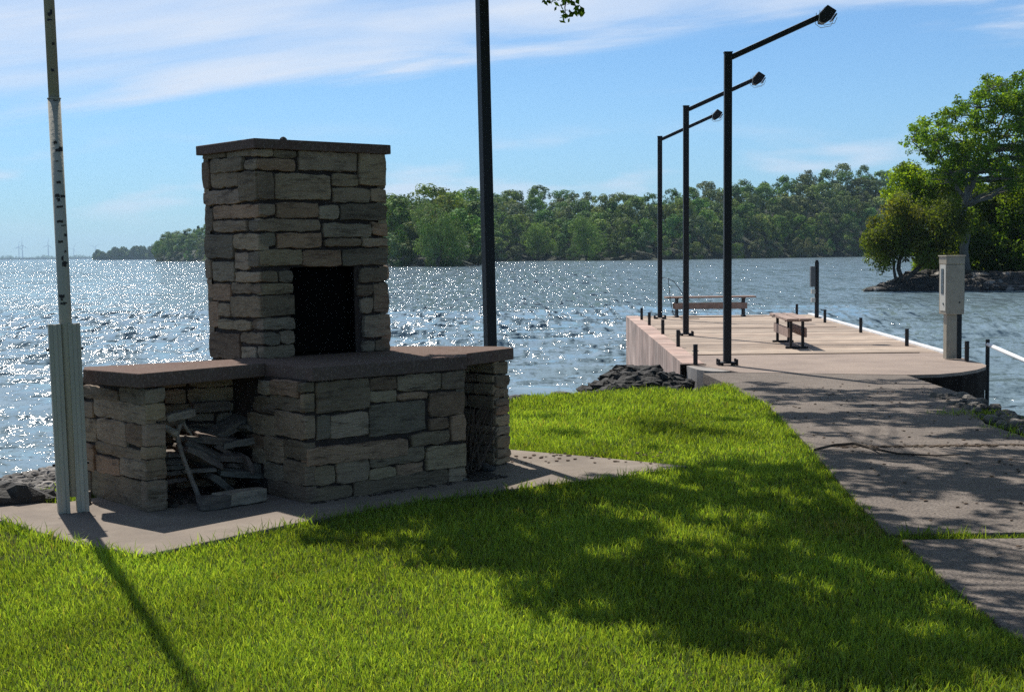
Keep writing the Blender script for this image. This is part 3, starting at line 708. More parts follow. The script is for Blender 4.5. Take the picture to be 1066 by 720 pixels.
# left pier ----------------------------------------------
Ol = G(155.5, 535.5); Ol = Vector((Ol.x, Ol.y, 0)); PL = solve(Ol, E1, 169.6, 533); PD = solve(Ol, E2, 89, 527)
mb = MB(); bx(mb, Ol, 0, PL, 0, PD, 0, CB); lp = fbuild(mb, 'pier', M['mortar'])
mb = MB(); s2 = 260 / 814
lsd = [(155,197,270,237),(275,198,345,246),(155,245,186,296),(190,243,345,302),(155,300,200,372),(202,305,296,380),(298,316,345,385),(196,387,345,425),(155,380,190,465),(200,425,275,478),(280,430,350,488),(185,484,355,600),(160,470,182,590)]
trace(mb, Ol, E2, -E1, PD, .02, CB, lsd, s2, 40, 340)
lfr = [(345,200,395,246),(345,250,395,302),(345,316,400,385),(345,390,392,427),(352,430,405,488),(356,500,405,608)]
trace(mb, Ol, E1, -E2, PL, .02, CB, lfr, s2, 40, 340)
courses(mb, Ol + E1 * PL, E2, E1, PD, .02, CB); courses(mb, Ol + E2 * PD, E1, E2, PL, .02, CB)
fbuild(mb, 'stonework', M['stone'], lp)
# back wall of the left bay
pA = Ol + E2 * (PD - .12) + E1 * PL; pB = Om + E2 * .95
bd = (pB - pA); bl = bd.length; bu = bd.normalized(); bn = Vector((bu.y, -bu.x, 0))
mb = MB(); mb.prism([(p.x, p.y) for p in (pA, pB, pB - bn * .14, pA - bn * .14)], 0, CB); bw = fbuild(mb, 'back_wall', M['mortar'])
mb = MB(); courses(mb, pA, bu, bn, bl, .02, CB, ext=0); fbuild(mb, 'stonework', M['stone'], bw)

# right pier ---------------------------------------------
TR = math.radians(56); F1 = Vector((math.cos(TR), math.sin(TR), 0)); F2 = Vector((-math.sin(TR), math.cos(TR), 0))
Or = G(515, 487.5); Or = Vector((Or.x, Or.y, 0)); RL = solve(Or, F1, 527, 480); 
mb = MB(); bx(mb, Or, 0, RL, 0, .62, 0, CB, F1, F2); rp = fbuild(mb, 'pier', M['mortar'])
mb = MB(); courses(mb, Or, F1, -F2, RL, .02, CB); courses(mb, Or, F2, -F1, .62, .02, CB); courses(mb, Or + F1 * RL, F2, F1, .6, .02, CB)
fbuild(mb, 'stonework', M['stone'], rp)
pA = Om + E1 * ML + E2 * .75; pB = Or + F2 * .6
bd = (pB - pA); bl = bd.length; bu = bd.normalized(); bn = Vector((bu.y, -bu.x, 0))
mb = MB(); mb.prism([(p.x, p.y) for p in (pA, pB, pB - bn * .12, pA - bn * .12)], 0, CB - .002); bw2 = fbuild(mb, 'back_wall', M['mortar'])

# counter slabs ------------------------------------------
J = G(276, 377.6, CAPZ); Kb = G(243, 373.8, CAPZ); Lc = G(145.4, 388.9, CAPZ); Le = G(86.3, 384.2, CAPZ); Lb = G(87.5, 381.7, CAPZ)
Mc = G(325.3, 382.5, CAPZ); Mr = G(486, 370.8, CAPZ); Mr2 = G(486.2, 367.6, CAPZ); R1 = G(534.8, 361.8, CAPZ); R2 = G(523, 360.4, CAPZ); R3_ = G(449, 359.9, CAPZ)
Bk = Oc + E1 * .9 + E2 * .75
def slab(name, pts, z1=CAPZ):
    mb = MB(); mb.prism([(p[0], p[1]) for p in pts], CB, z1); return fbuild(mb, name, M['slabcap'], bevel=.007)
slab('counter_slab', [Lc, J, Kb, Lb, Le]); slab('counter_slab', [J + (Mc - J).normalized() * .004, Mc, Mr, Mr2 + Vector((-.004, 0, 0)), R3_ + Vector((-.004, 0, 0)), Bk, Kb + Vector((.004, .0, 0))], CAPZ - .0)
slab('counter_slab', [Mr2, R1, R2, R3_])

# ------------------------------------------------------------------ firewood and stones in the bays
rw = random.Random(21)
def plank(name, c, L, w_, h, yaw, pitch, roll, col, label, cat, group=None, mat='wood'):
    mb = MB(); n = 5; j = lambda s: rw.uniform(-s, s)
    ring = []
    for i in range(n + 1):
        x = -L / 2 + L * i / n; k = 1 - .25 * (i in (0, n)) * rw.random()
        ring.append([(x + j(.012), -w_ / 2 * k + j(.006), -h / 2 + j(.004)), (x + j(.012), w_ / 2 * k + j(.006), -h / 2 * k + j(.004)), (x + j(.012), w_ / 2 * k + j(.006), h / 2 + j(.004)), (x + j(.012), -w_ / 2 * k + j(.006), h / 2 * k + j(.004))])
    vs = [p for r_ in ring for p in r_]; fs = [(0, 1, 2, 3), tuple(4 * n + i for i in (3, 2, 1, 0))]
    for i in range(n):
        for k in range(4): fs.append((4 * i + k, 4 * (i + 1) + k, 4 * (i + 1) + (k + 1) % 4, 4 * i + (k + 1) % 4))
    mb.add(vs, fs, col); o = mb.build(name, M[mat], bevel=.004); o.location = c; o.rotation_euler = (roll, pitch, yaw)
    return tag(o, label, cat, group)
def bay(px, py, depth):          # a point on the bay's front plane seen at px,py then pushed back
    v = Vector(ray(px, py)); C0 = Vector((0, 0, CAM_H)); Nn = -E2; O_ = Ol + E2 * depth
    t = (O_ - C0).dot(Nn) / v.dot(Nn); return C0 + v * t
s4 = 150 / 771
pieces = [((350,110,130,65),(0,.03),.60,.9),((470,215,200,50),(-.35,0),.42,.9),((380,290,150,50),(.2,0),.36,.85),((520,310,150,40),(-.1,0),.30,1.0),((560,250,80,30),(.5,0),.32,.8),
 ((310,345,150,40),(.55,0),.28,.85),((300,400,170,45),(.5,0),.22,.85),((460,385,130,35),(.15,0),.28,.8),((520,470,190,32),(.15,0),.22,.85),((600,455,75,90),(1.2,0),.26,.9),
 ((285,460,120,22),(0,0),.18,1.0),((400,530,120,45),(.7,0),.16,.7),((240,290,90,30),(.1,0),.36,.8),((135,370,80,14),(0,0),.30,.8),((135,400,90,14),(0,0),.28,.8),((135,440,90,16),(.03,0),.26,.8),((135,475,90,16),(0,0),.25,.75),((140,520,90,16),(0,0),.24,.75),
 ((590,180,90,40),(.2,0),.5,.7),((430,345,90,28),(.6,0),.34,.8),((545,425,22,100),(1.2,0),.20,.9),((260,240,110,30),(.1,0),.5,.7),((620,520,70,40),(.3,0),.3,.7),((350,480,110,30),(.3,0),.34,.7),((480,440,100,30),(.2,0),.32,.8),((220,345,80,26),(.4,0),.3,.85)]
WOODLAB = ['grey firewood: broad dark slab standing at the back near the top of the heap', 'grey firewood: wide flat slab tilted down to the left, uppermost of the heap', 'grey firewood: flat piece just below the uppermost tilted slab', 'grey firewood: rounded piece at the right of the heap, under the uppermost slab', 'grey firewood: short piece wedged at the upper right against the hearth block', 'grey firewood: long piece sloping down to the right across the middle of the heap', 'grey firewood: thick piece sloping down to the right just below the middle', 'grey firewood: short level piece right of the middle of the heap', 'grey firewood: long low piece lying near the bottom right', 'grey firewood: squarish slab leaning on its edge at the lower right', 'grey firewood: thin straight level strip low in the middle of the heap', 'grey firewood: dark piece slanting down behind the pale block', 'grey firewood: small piece beside the head of the forked branch', 'grey firewood: uppermost of the thin strips stacked behind the left pier', 'grey firewood: second thin strip down behind the left pier', 'grey firewood: third thin strip down behind the left pier', 'grey firewood: fourth thin strip down behind the left pier', 'grey firewood: lowest thin strip stacked behind the left pier', 'grey firewood: small dark piece at the top right corner of the bay', 'grey firewood: short steep piece in the middle of the heap', 'grey firewood: narrow upright stick of wood in front of the leaning squarish slab', 'grey firewood: dark piece at the upper left behind the branch head', 'grey firewood: dark piece on the floor at the right end of the heap', 'grey firewood: flat dark piece just above the thin level strip', 'grey firewood: piece wedged in the centre right of the heap', 'grey firewood: small slanting piece just right of the branch handle']
for i, ((cx, cy, w_, h_), (rot, _), dep, k) in enumerate(pieces):
    px, py = 150 + cx * s4, 400 + cy * s4; c = bay(px, py, dep); D = c.y
    L_ = w_ * s4 / 1450 * D * 1.5; H_ = max(.026, h_ * s4 / 1450 * D * .85)
    if h_ > w_: L_, H_ = h_ * s4 / 1450 * D * 1.1, w_ * s4 / 1450 * D * .9
    plank('firewood', c, L_, .16, H_, TH + rw.uniform(-.2, .2), rot, rw.uniform(-.25, .25), (1.05 * k * rw.uniform(.85, 1.1), .98 * k, .93 * k),
          WOODLAB[i], 'firewood', 'firewood heaped in the left bay')
plank('firewood', bay(186, 432, .06), .20, .09, .05, TH + .1, -.12, 0, (1.25, 1.2, 1.1), 'pale squared offcut of wood at the top left of the left bay', 'firewood', 'firewood heaped in the left bay')
plank('wooden_block', G(248, 527, .02) + Vector((0, .06, .05)), .36, .10, .085, TH + .05, .0, 0, (1.5, 1.45, 1.3), 'long pale squared block lying on the floor of the left bay', 'block')
plank('wooden_block', G(221, 531, .02) + Vector((0, .05, .045)), .20, .10, .085, TH - .1, .0, 0, (.6, .58, .56), 'short dark block lying in front of the firewood heap', 'block')
# leaning weathered branch with a forked head
mb = MB()
a = bay(184, 452, .06); b = bay(209, 522, -.02)
mb.tube([b, b + (a - b) * .35 + Vector((-.008, 0, 0)), b + (a - b) * .7 + Vector((-.012, 0, 0)), a], [.017, .015, .014, .016], 8, (1.1, 1.05, 1.0))
mb.tube([a, bay(187, 443, .06), bay(191, 440, .06), bay(195, 447, .05), bay(200, 453, .04)], [.015, .017, .014, .010, .006], 7, (1.2, 1.15, 1.05))
mb.tube([bay(169.5, 443.5, .05), bay(183, 451, .06)], [.02, .026], 8, (1.6, 1.55, 1.4))
tag(mb.build('branch', M['wood']), 'pale forked branch leaning upright against the firewood in the left bay', 'branch')
# floor litter in both bays
mb = MB()
for i in range(240):
    c = Ol + E1 * rw.uniform(PL + .02, 1.05) + E2 * rw.uniform(.0, .55); mb.rock((c.x, c.y, .03), rw.uniform(.008, .022), rw, (.5, .42, .36), 5)
for i in range(260):
    c = Om + E1 * (ML + rw.uniform(.03, .34)) + E2 * rw.uniform(-.12, .6); mb.rock((c.x, c.y, .026), rw.uniform(.006, .018), rw, (.45, .38, .33), 5, sq=(1.4, 1, .4))
for i in range(60):
    c = Om + E1 * rw.uniform(-.05, ML) + E2 * rw.uniform(-.09, -.03); mb.rock((c.x, c.y, .024), rw.uniform(.004, .012), rw, (.5, .4, .33), 5, sq=(1.4, 1, .4))
tag(mb.build('litter', M['rock']), 'dead leaves and grit gathered on the slab around the fireplace', 'litter', kind='stuff')
mb = MB()
for i in range(46):
    c = Om + E1 * (ML + .22 + rw.uniform(-.08, .12)) + E2 * rw.uniform(.12, .45); yaw = rw.uniform(0, 6.28); L_ = rw.uniform(.2, .5)
    d = Vector((math.cos(yaw), math.sin(yaw), 0)) * .3 + Vector((.1, .0, .7)); d.normalize(); p0 = Vector((c.x, c.y, .03 + rw.uniform(0, .12)))
    mb.tube([p0, p0 + d * L_ * .5 + Vector((rw.uniform(-.02, .02), 0, 0)), p0 + d * L_], [.008, .006, .003], 5, (.5, .42, .36))
tag(mb.build('kindling', M['wood']), 'heap of thin dark sticks stacked in the right bay against its stone pier', 'kindling')
STLAB = ['dark loose stone in the right bay closest behind the front corner', 'largest flat dark loose stone in the middle of the right bay floor', 'dark loose stone beside the largest one, towards the right pier', 'dark loose stone highest against the hearth block in the right bay', 'dark loose stone nearest to the right stone pier', 'small pale round stone at the foot of the hearth block in the right bay']
for i, (px, py, r_, k) in enumerate([(489, 484, .05, .55), (497, 478, .07, .5), (503, 485, .055, .6), (486, 474, .07, .45), (508, 486.5, .045, .5), (483, 496, .022, 1.5)]):
    g_ = G(px, py + 4, .02); mb = MB(); mb.rock((0, 0, r_ * .45), r_, rw, (k, k, k), 8, sq=(1.3, 1, .5)); o = mb.build('loose_stone', M['rock']); o.location = (g_.x, g_.y, .02)
    tag(o, STLAB[i], 'stone', 'loose stones in the right bay')

# ------------------------------------------------------------------ flagpole between two steel posts
pf0 = G(77, 536.5)
fl = empty('flagpole', (pf0.x, pf0.y, .02)); fl.rotation_euler = (0, -.020, 0)
tag(fl, 'slim khaki flagpole with flaking dark marks clamped between two steel posts', 'flagpole')
yaw = math.radians(22); Mz = Matrix.Rotation(yaw, 3, 'Z')
for sx, d_ in ((-1, 0), (1, 0)):
    mb = MB(); x = sx * .057
    mb.box(Mz @ Vector((x, -.01, .59)), (.058, .012, 1.18), Mz)                       # web
    mb.box(Mz @ Vector((x - .032, .028, .59)), (.009, .09, 1.18), Mz); mb.box(Mz @ Vector((x + .032, .028, .59)), (.009, .09, 1.18), Mz)
    mb.box(Mz @ Vector((x - .0, -.020, .59)), (.022, .010, 1.17), Mz)
    o = mb.build('side_post', M['postmetal'], fl, bevel=.002)
    for z in (.16, .33, .52, .74, .95, 1.1):
        mb = MB(); p = Mz @ Vector((x + .012, -.008, z)); mb.tube([p, p + Mz @ Vector((0, -.006, 0))], .007, 6); mb.build('rivet', M['black'], o)
mb = MB(); mb.rock((0, .03, 7.05), .06, rw, seg=12, rough=0, sq=(1, 1, 1)); mb.build('finial', M['postmetal'], fl, smooth=True)
for z in (.30, 1.02):
    mb = MB(); p0 = Mz @ Vector((-.11, .045, z)); p1 = Mz @ Vector((.11, .045, z)); mb.tube([p0, p1], .009, 6); mb.build('clamp_bolt', M['black'], fl)
# flaked patches: thin dark chips in the pole's own mesh
rk = random.Random(9)
def chip(mb, z, a, h, wd_, R):
    n = 4; vs = []
    for i in range(n + 1):
        t = a - wd_ / 2 + wd_ * i / n
        for zz in (z - h / 2 * rk.uniform(.4, 1), z + h / 2 * rk.uniform(.4, 1)):
            vs.append((math.cos(t) * (R + .0015), .03 + math.sin(t) * (R + .0015), zz))
    mb.add(vs, [(2 * i, 2 * i + 2, 2 * i + 3, 2 * i + 1) for i in range(n)], (.05, .04, .04))
mb = MB(); mb.tube([(0, .03, .10), (0, .03, 2.56)], .038, 20)
for z, n, sp_ in ((1.31, 6, .04), (1.88, 6, .12), (2.12, 8, .16), (1.66, 3, .10), (2.4, 2, .2), (1.55, 4, .06)):
    for i in range(n): chip(mb, z + rk.uniform(-sp_, sp_), -PI / 2 + rk.uniform(-.3, 1.1), rk.uniform(.008, .035), rk.uniform(.3, 1.0), .038)
mb.build('pole', M['postmetal'], fl, smooth=True)
mb = MB(); mb.tube([(0, .03, 2.56), (0, .03, 2.565)], [.042, .042], 20); mb.tube([(0, .03, 2.565), (0, .03, 7.0)], [.033, .026], 20)
for z, n, sp_ in ((3.15, 8, .12), (2.9, 3, .2), (3.6, 6, .2)):
    for i in range(n): chip(mb, z + rk.uniform(-sp_, sp_), -PI / 2 + rk.uniform(-.3, 1.0), rk.uniform(.008, .03), rk.uniform(.3, .9), .0325)
mb.build('upper_pole', M['postmetal'], fl, smooth=True)
mb = MB(); p = G(80, 531); mb.box((0, 0, .04), (.07, .07, .08)); o = mb.build('concrete_block', M['concrete'], bevel=.004); o.location = (p.x + .01, p.y + .13, .02)
tag(o, 'little pale concrete block behind the foot of the flagpole posts', 'block')

# ------------------------------------------------------------------ rocks along the bank
def rock_obj(name, x, y, z, r, k, sq, lab, cat='rock', group=None, seg=10):
    mb = MB(); mb.rock((0, 0, 0), r, rw, (k, k * .97, k * .93), seg, sq=sq, rough=.5); o = mb.build(name, M['rock']); o.location = (x, y, z)
    return tag(o, lab, cat, group)
p = G(6, 529); rock_obj('boulder', p.x, p.y + .12, .03, .17, .4, (1.3, .8, .75), 'dark low boulder at the far left edge of the lawn beside the water', 'boulder', seg=11)
p = G(38, 527); rock_obj('boulder', p.x, p.y + .12, .02, .085, .5, (1.2, .9, .8), 'smaller dark boulder between the left boulder and the gravel bank', 'boulder', seg=9)
mb = MB()
for i in range(1500):
    x = rw.uniform(-7.5, -1.0); y = rw.uniform(9.6, 17.5); z = ground_z([(x, y)])[0]
    if z > -.1 or z < -1.35: continue
    r_ = rw.uniform(.03, .09); k = rw.uniform(.9, 2.1); mb.rock((x, y, z + .005), r_, rw, (k, k * .97, k * .93), 6)
tag(mb.build('gravel', M['rock']), 'grey gravel and cobbles on the bank behind the flagpole', 'gravel', kind='stuff')
mb = MB()
for i in range(1700):
    y = rw.uniform(16.2, 19.4); px = rw.uniform(596, 711); x = (px - 533) / 1450 * y
    prof = np.interp(px, [596, 612, 635, 652, 675, 700, 711], [-.50, -.22, -.02, .10, .07, -.03, -.10]); across = 1 - ((y - 18.0) / 1.9) ** 2
    z = max(-1.2, -1.1 + (prof + 1.1) * (.35 + .65 * across)) - rw.uniform(0, .12)
    r_ = rw.uniform(.05, .13); k = rw.uniform(.10, .34); mb.rock((x, y, z), r_, rw, (k, k, k), 7, sq=(1.3, 1, .6), rough=.5)
tag(mb.build('riprap', M['rock']), 'heap of dark broken rock against the left foot of the pier', 'rocks', kind='stuff')
mb = MB()
for i in range(420):
    y = rw.uniform(10.5, 15.2); x0 = np.interp(y, [10.5, 12.6, 14, 15.8, 17.4], [4.9, 4.75, 4.85, 4.98, 5.25]); x = x0 + rw.uniform(-.35, .75)
    z = ground_z([(x, y)])[0]; r_ = rw.uniform(.02, .085); k = rw.uniform(.7, 1.7); mb.rock((x, y, z + .01), r_, rw, (k, k * .96, k * .9), 6)
for i in range(500):
    x = rw.uniform(-.6, .8); x0y = np.interp(x, [-1.2, -.3, .1, .9], [12.6, 14.6, 15.55, 15.9]); y = x0y + rw.uniform(.05, 1.1); z = ground_z([(x, y)])[0]
    k = rw.uniform(.3, .8); mb.rock((x, y, z), rw.uniform(.04, .12), rw, (k, k, k), 6)
tag(mb.build('shore_rubble', M['rock']), 'loose rubble and stones along the edge of the lawn and path', 'rubble', kind='stuff')

# ------------------------------------------------------------------ grass
def in_poly(P, poly): return seg_dist(P, poly) < 0
def blades(name, P, hgt, wid, tone_, mat, lean=.65):
    n = len(P); r = RNG
    z = ground_z(P) - .012
    a = r.uniform(0, 2 * PI, n); la = r.uniform(0, 2 * PI, n) ; lm = r.uniform(.15, lean + .3, n) * hgt
    # a breeze from the lake lays blades slightly towards the camera
    wx, wy = np.cos(a) * wid / 2, np.sin(a) * wid / 2
    dx, dy = np.cos(la) * lm, np.sin(la) * lm - .12 * hgt
    B = np.column_stack([P, z])
    v0 = B + np.column_stack([wx, wy, np.zeros(n)]); v1 = B - np.column_stack([wx, wy, np.zeros(n)])
    mid = B + np.column_stack([dx * .35, dy * .35, hgt * .58]); v2 = mid - np.column_stack([wx, wy, np.zeros(n)]) * .8; v3 = mid + np.column_stack([wx, wy, np.zeros(n)]) * .8
    tip = B + np.column_stack([dx, dy, hgt * np.sqrt(np.clip(1 - (lm / hgt) ** 2 * .6, .2, 1))])
    V = np.stack([v0, v1, v2, v3, tip], 1).reshape(-1, 3); i5 = np.arange(n) * 5
    Fq = np.stack([i5, i5 + 1, i5 + 2, i5 + 3], 1); Ft = np.stack([i5 + 3, i5 + 2, i5 + 4], 1)
    C = np.repeat(tone_, 5, axis=0)
    return V, [Fq, Ft], C
def blade_tone(P, n):
    r = RNG; g1 = np.array([.125, .225, .032]); g2 = np.array([.285, .355, .060]); dry = np.array([.36, .31, .13])
    k = r.random(n)[:, None]; c = g1 * (1 - k) + g2 * k
    pat = vnoise(P, 2.3, 17) + .5 * vnoise(P, 7, 19); c = c * (1 + .42 * pat[:, None]) * r.uniform(.6, 1.35, (n, 1)) * np.array([1, 1, 1.35])
    dm = (r.random(n) < np.clip(.02 + .9 * (vnoise(P, 2.2, 23) - .42), .012, .55))
    c[dm] = dry * r.uniform(.5, 1.15, (dm.sum(), 1)) * np.array([1, 1, 1.2])
    return np.clip(c, .01, .6)
PATHPOLY = path_far; PATHN = path_near
def lawn_points(y0, y1, dens):
    A = (y1 - y0); xl, xr = -.5 * y1 - 1.0, .5 * y1 + 1.2
    n = int(A * (xr - xl) * dens); P = np.column_stack([RNG.uniform(xl, xr, n), RNG.uniform(y0, y1, n)])
    P = P[(P[:, 0] > -.45 * P[:, 1] - 1.0) & (P[:, 0] < .45 * P[:, 1] + 1.0)]
    sd = seg_dist(P, PLATEAU); P = P[sd < .05 * vnoise(P, 9, 2)[...]]
    for poly, g in ((SLAB, .02), (PATHPOLY, -.02), (PATHN, .01)):
        sd = seg_dist(P, poly); P = P[sd > (g + .05 * vnoise(P, 11, 31) + .02 * vnoise(P, 40, 33))]
    q = np.array([(2.5, 18.4), (7, 18.4), (7, 30), (2.3, 30)]); P = P[~in_poly(P, [tuple(t) for t in q])]
    # the strip right of the path is bare soil with sparse tufts
    right = P[:, 0] > 3.4; keep = ~right | ((vnoise(P, 4.5, 41) > .22) & (RNG.random(len(P)) < .55)); P = P[keep]
    # worn patch by the slab corner at the left
    worn = (np.hypot(P[:, 0] + 2.75, P[:, 1] - 7.75) < .45) & (RNG.random(len(P)) < .6); P = P[~worn]
    pat = vnoise(P, 3.1, 51) ; P = P[RNG.random(len(P)) < np.clip(.92 + .35 * pat, .35, 1)]
    return P
VV, QQ, TT, CC = [], [], [], []; base = 0
for y0, y1, dens, h, w_ in ((4.2, 6.2, 10500, .052, .0046), (6.2, 8.2, 8200, .055, .0052), (8.2, 10.5, 5600, .058, .0062), (10.5, 13.5, 3900, .062, .0075), (13.5, 17.5, 2800, .066, .0095)):
    P = lawn_points(y0, y1, dens); n = len(P)
    hh = .82 * h * RNG.uniform(.45, 1.3, n) * (1 + .45 * vnoise(P, 2.6, 61) + .25 * vnoise(P, 9, 63)) * np.where(RNG.random(n) < .02, 1.5, 1)
    V, F, C = blades('g', P, hh, w_ * .88 * RNG.uniform(.6, 1.4, n), blade_tone(P, n), None)
    VV.append(V); QQ.append(F[0] + base); TT.append(F[1] + base); CC.append(C); base += len(V)
g = np_mesh('grass', np.concatenate(VV), [np.concatenate(QQ), np.concatenate(TT)], M['grass'], col=np.concatenate(CC))
tag(g, 'bright green mown grass covering the lawn in front of the water', 'grass', kind='stuff')
print('grass blades', base // 5)
# weeds in the path joint and on the shore strip; taller tufts around slab edges
P = []
for i in range(2600): P.append((RNG.uniform(2.15, 4.9), JY - .05 + RNG.normal(0, .045)))
P = np.array(P); P = P[(vnoise(P, 5, 71) > -.05)]
E_ = []
for a, b in zip(SLAB[6:13], SLAB[7:14]):
    for i in range(420):
        t = RNG.random(); E_.append((a[0] + (b[0] - a[0]) * t + RNG.normal(0, .03), a[1] + (b[1] - a[1]) * t - abs(RNG.normal(0, .04))))
for i in range(500):
    E_.append((RNG.uniform(.1, 2.6), np.interp(0, [0], [0]) + 0)); E_[-1] = (E_[-1][0], float(np.interp(E_[-1][0], [.1, .9, 1.7, 2.35, 2.6], [15.5, 15.85, 16.25, 16.8, 17.4])) + RNG.normal(0, .08))
for c in ((-3.9, 9.6), (-3.35, 9.55), (-3.0, 9.5), (4.45, 12.3), (4.3, 13.4), (4.55, 13.0), (4.4, 11.7)):
    for i in range(220): E_.append((c[0] + RNG.normal(0, .13), c[1] + RNG.normal(0, .12)))
P = np.concatenate([P, np.array(E_)]); n = len(P)
V, F, C = blades('w', P, RNG.uniform(.03, .13, n) * RNG.uniform(.4, 1, n), RNG.uniform(.004, .009, n), blade_tone(P, n), None, lean=.8)
tag(np_mesh('weeds', V, F, M['grass'], col=C), 'taller weeds in the path joint, by the slab and along the bank', 'weeds', kind='stuff')
# sticks and leaf litter on the path
mb = MB(); a = G(848, 467, .03); pts = [G(848, 468, .028), G(868, 463, .05), G(890, 461.5, .07), G(905, 466, .05), G(935, 472, .03), G(975, 474, .03), G(1000, 473, .03)]
mb.tube(pts, [.010, .012, .013, .011, .009, .007, .004], 7, (.35, .3, .26)); mb.tube([G(905, 466, .05), G(918, 473, .03)], [.008, .003], 6, (.35, .3, .26))
tag(mb.build('branch', M['wood']), 'thin dark fallen branch lying across the shaded concrete path', 'branch')
mb = MB()
for i in range(420):
    x = RNG.uniform(2.4, 4.9); y = RNG.uniform(4.5, 16.5); mb.rock((x, y, .024), RNG.uniform(.004, .013), rw, (.55, .42, .3), 5, sq=(1.4, 1, .4))
for i in range(160):
    x = RNG.uniform(2.6, 4.3); mb.rock((x, 11.15 + RNG.normal(0, .03), .024), RNG.uniform(.006, .016), rw, (.5, .4, .3), 5, sq=(1.6, 1, .4))
for i in range(60):
    p = G(RNG.uniform(530, 690), RNG.uniform(474, 486)); mb.rock((p.x, p.y, .026), RNG.uniform(.004, .014), rw, (.55, .4, .28), 5, sq=(1.4, 1, .4))
tag(mb.build('leaf_litter', M['wood']), 'dry leaf crumbs scattered over the concrete path', 'litter', kind='stuff')
mb = MB(); mb.box((3.5, 11.2, .0195), (1.9, .035, .004)); tag(mb.build('path', M['darkwall']), kind='structure')

# ------------------------------------------------------------------ trees
def leaf_cloud(cent, rad, n, size, base_cols, rng, squash=1.0, fill=.35, twist=.6):
    """many small leaf faces in the clumps cent/rad; returns V, F, C"""
    cent = np.asarray(cent, float); rad = np.asarray(rad, float)
    w_ = rad ** 2; k = rng.choice(len(cent), n, p=w_ / w_.sum())
    d = rng.normal(size=(n, 3)); d /= np.linalg.norm(d, axis=1)[:, None]
    rr = (fill + (1 - fill) * rng.random(n) ** .5)
    pos = cent[k] + d * (rad[k] * rr)[:, None] * np.array([1, 1, squash])
    nrm = d * (1 - twist) + rng.normal(size=(n, 3)) * twist * .7 + np.array([0, 0, .25]); nrm /= np.linalg.norm(nrm, axis=1)[:, None]
    t = np.cross(nrm, rng.normal(size=(n, 3))); t /= np.linalg.norm(t, axis=1)[:, None] + 1e-9; b = np.cross(nrm, t)
    s = (size * rng.uniform(.6, 1.35, n))[:, None]
    a1 = pos + t * s * .62; a2 = pos + b * s * .36; a3 = pos - t * s * .62; a4 = pos - b * s * .36
    V = np.stack([a1, a2, a3, a4], 1).reshape(-1, 3); i4 = np.arange(n) * 4
    F = np.stack([i4, i4 + 1, i4 + 2, i4 + 3], 1)
    bc = np.asarray(base_cols, float); ck = rng.integers(0, len(bc), len(cent)); cc = bc[ck[k]] * rng.uniform(.72, 1.3, n)[:, None] * rng.uniform(.65, 1.35, len(cent))[k][:, None]
    return V, F, np.repeat(cc, 4, axis=0)
def crown_clumps(rng, h0, h1, r, n, shape='round'):
    c, ra = [], []
    for i in range(n):
        t = rng.random(); z = h0 + (h1 - h0) * t
        if shape == 'round': rr = r * math.sqrt(max(0, 1 - (2 * t - .85) ** 2 / 1.35))
        elif shape == 'cone': rr = r * (1 - t) ** .8 + .1
        else: rr = r * (1 - .6 * t)
        a = rng.uniform(0, 2 * PI); q = rr * math.sqrt(rng.uniform(.15, 1))
        c.append((q * math.cos(a), q * math.sin(a), z)); ra.append(r * rng.uniform(.20, .36))
    return c, ra
GREENS = np.array([[.075, .130, .022], [.095, .155, .025], [.060, .105, .022], [.110, .165, .035], [.075, .115, .035]])
r_ = np.random.default_rng(3)
# templates for the far wood
GREENS_FAR = GREENS * 1.55
TPL = []
for i in range(12):
    shape = 'round' if i < 10 else 'cone'
    c, ra = crown_clumps(r_, 2.2, 10, 3.6 if shape == 'round' else 1.7, 42 if shape == 'round' else 30, shape)
    g_ = GREENS_FAR * r_.uniform(.8, 1.2) * np.array([r_.uniform(.8, 1.2), 1, r_.uniform(.8, 1.3)])
    if i in (3, 7): g_ = np.array([[.13, .18, .07], [.15, .20, .08]])
    TPL.append(leaf_cloud(c, [q * .88 for q in ra], 2300, .42, g_, r_, fill=.7, twist=.4))
SHORE = [(-60, 1100), (160, 1080), (190, 1000), (240, 950), (300, 700), (385, 400), (395, 330), (480, 325), (503, 350), (512, 520), (560, 540), (660, 500), (760, 540), (850, 578), (905, 600), (1300, 700)]
SKY = [(160, 262), (166, 250), (172, 241), (190, 238), (215, 232), (300, 212), (400, 199), (420, 203), (455, 194), (480, 196), (500, 201), (520, 198), (560, 192), (600, 197), (640, 199), (690, 200), (720, 191), (770, 186), (830, 177), (880, 170), (905, 171), (940, 178), (1010, 186), (1300, 185)]
def shore(px): return float(np.interp(px, [a for a, b in SHORE], [b for a, b in SHORE]))
def skyl(px): return float(np.interp(px, [a for a, b in SKY], [b for a, b in SKY]))
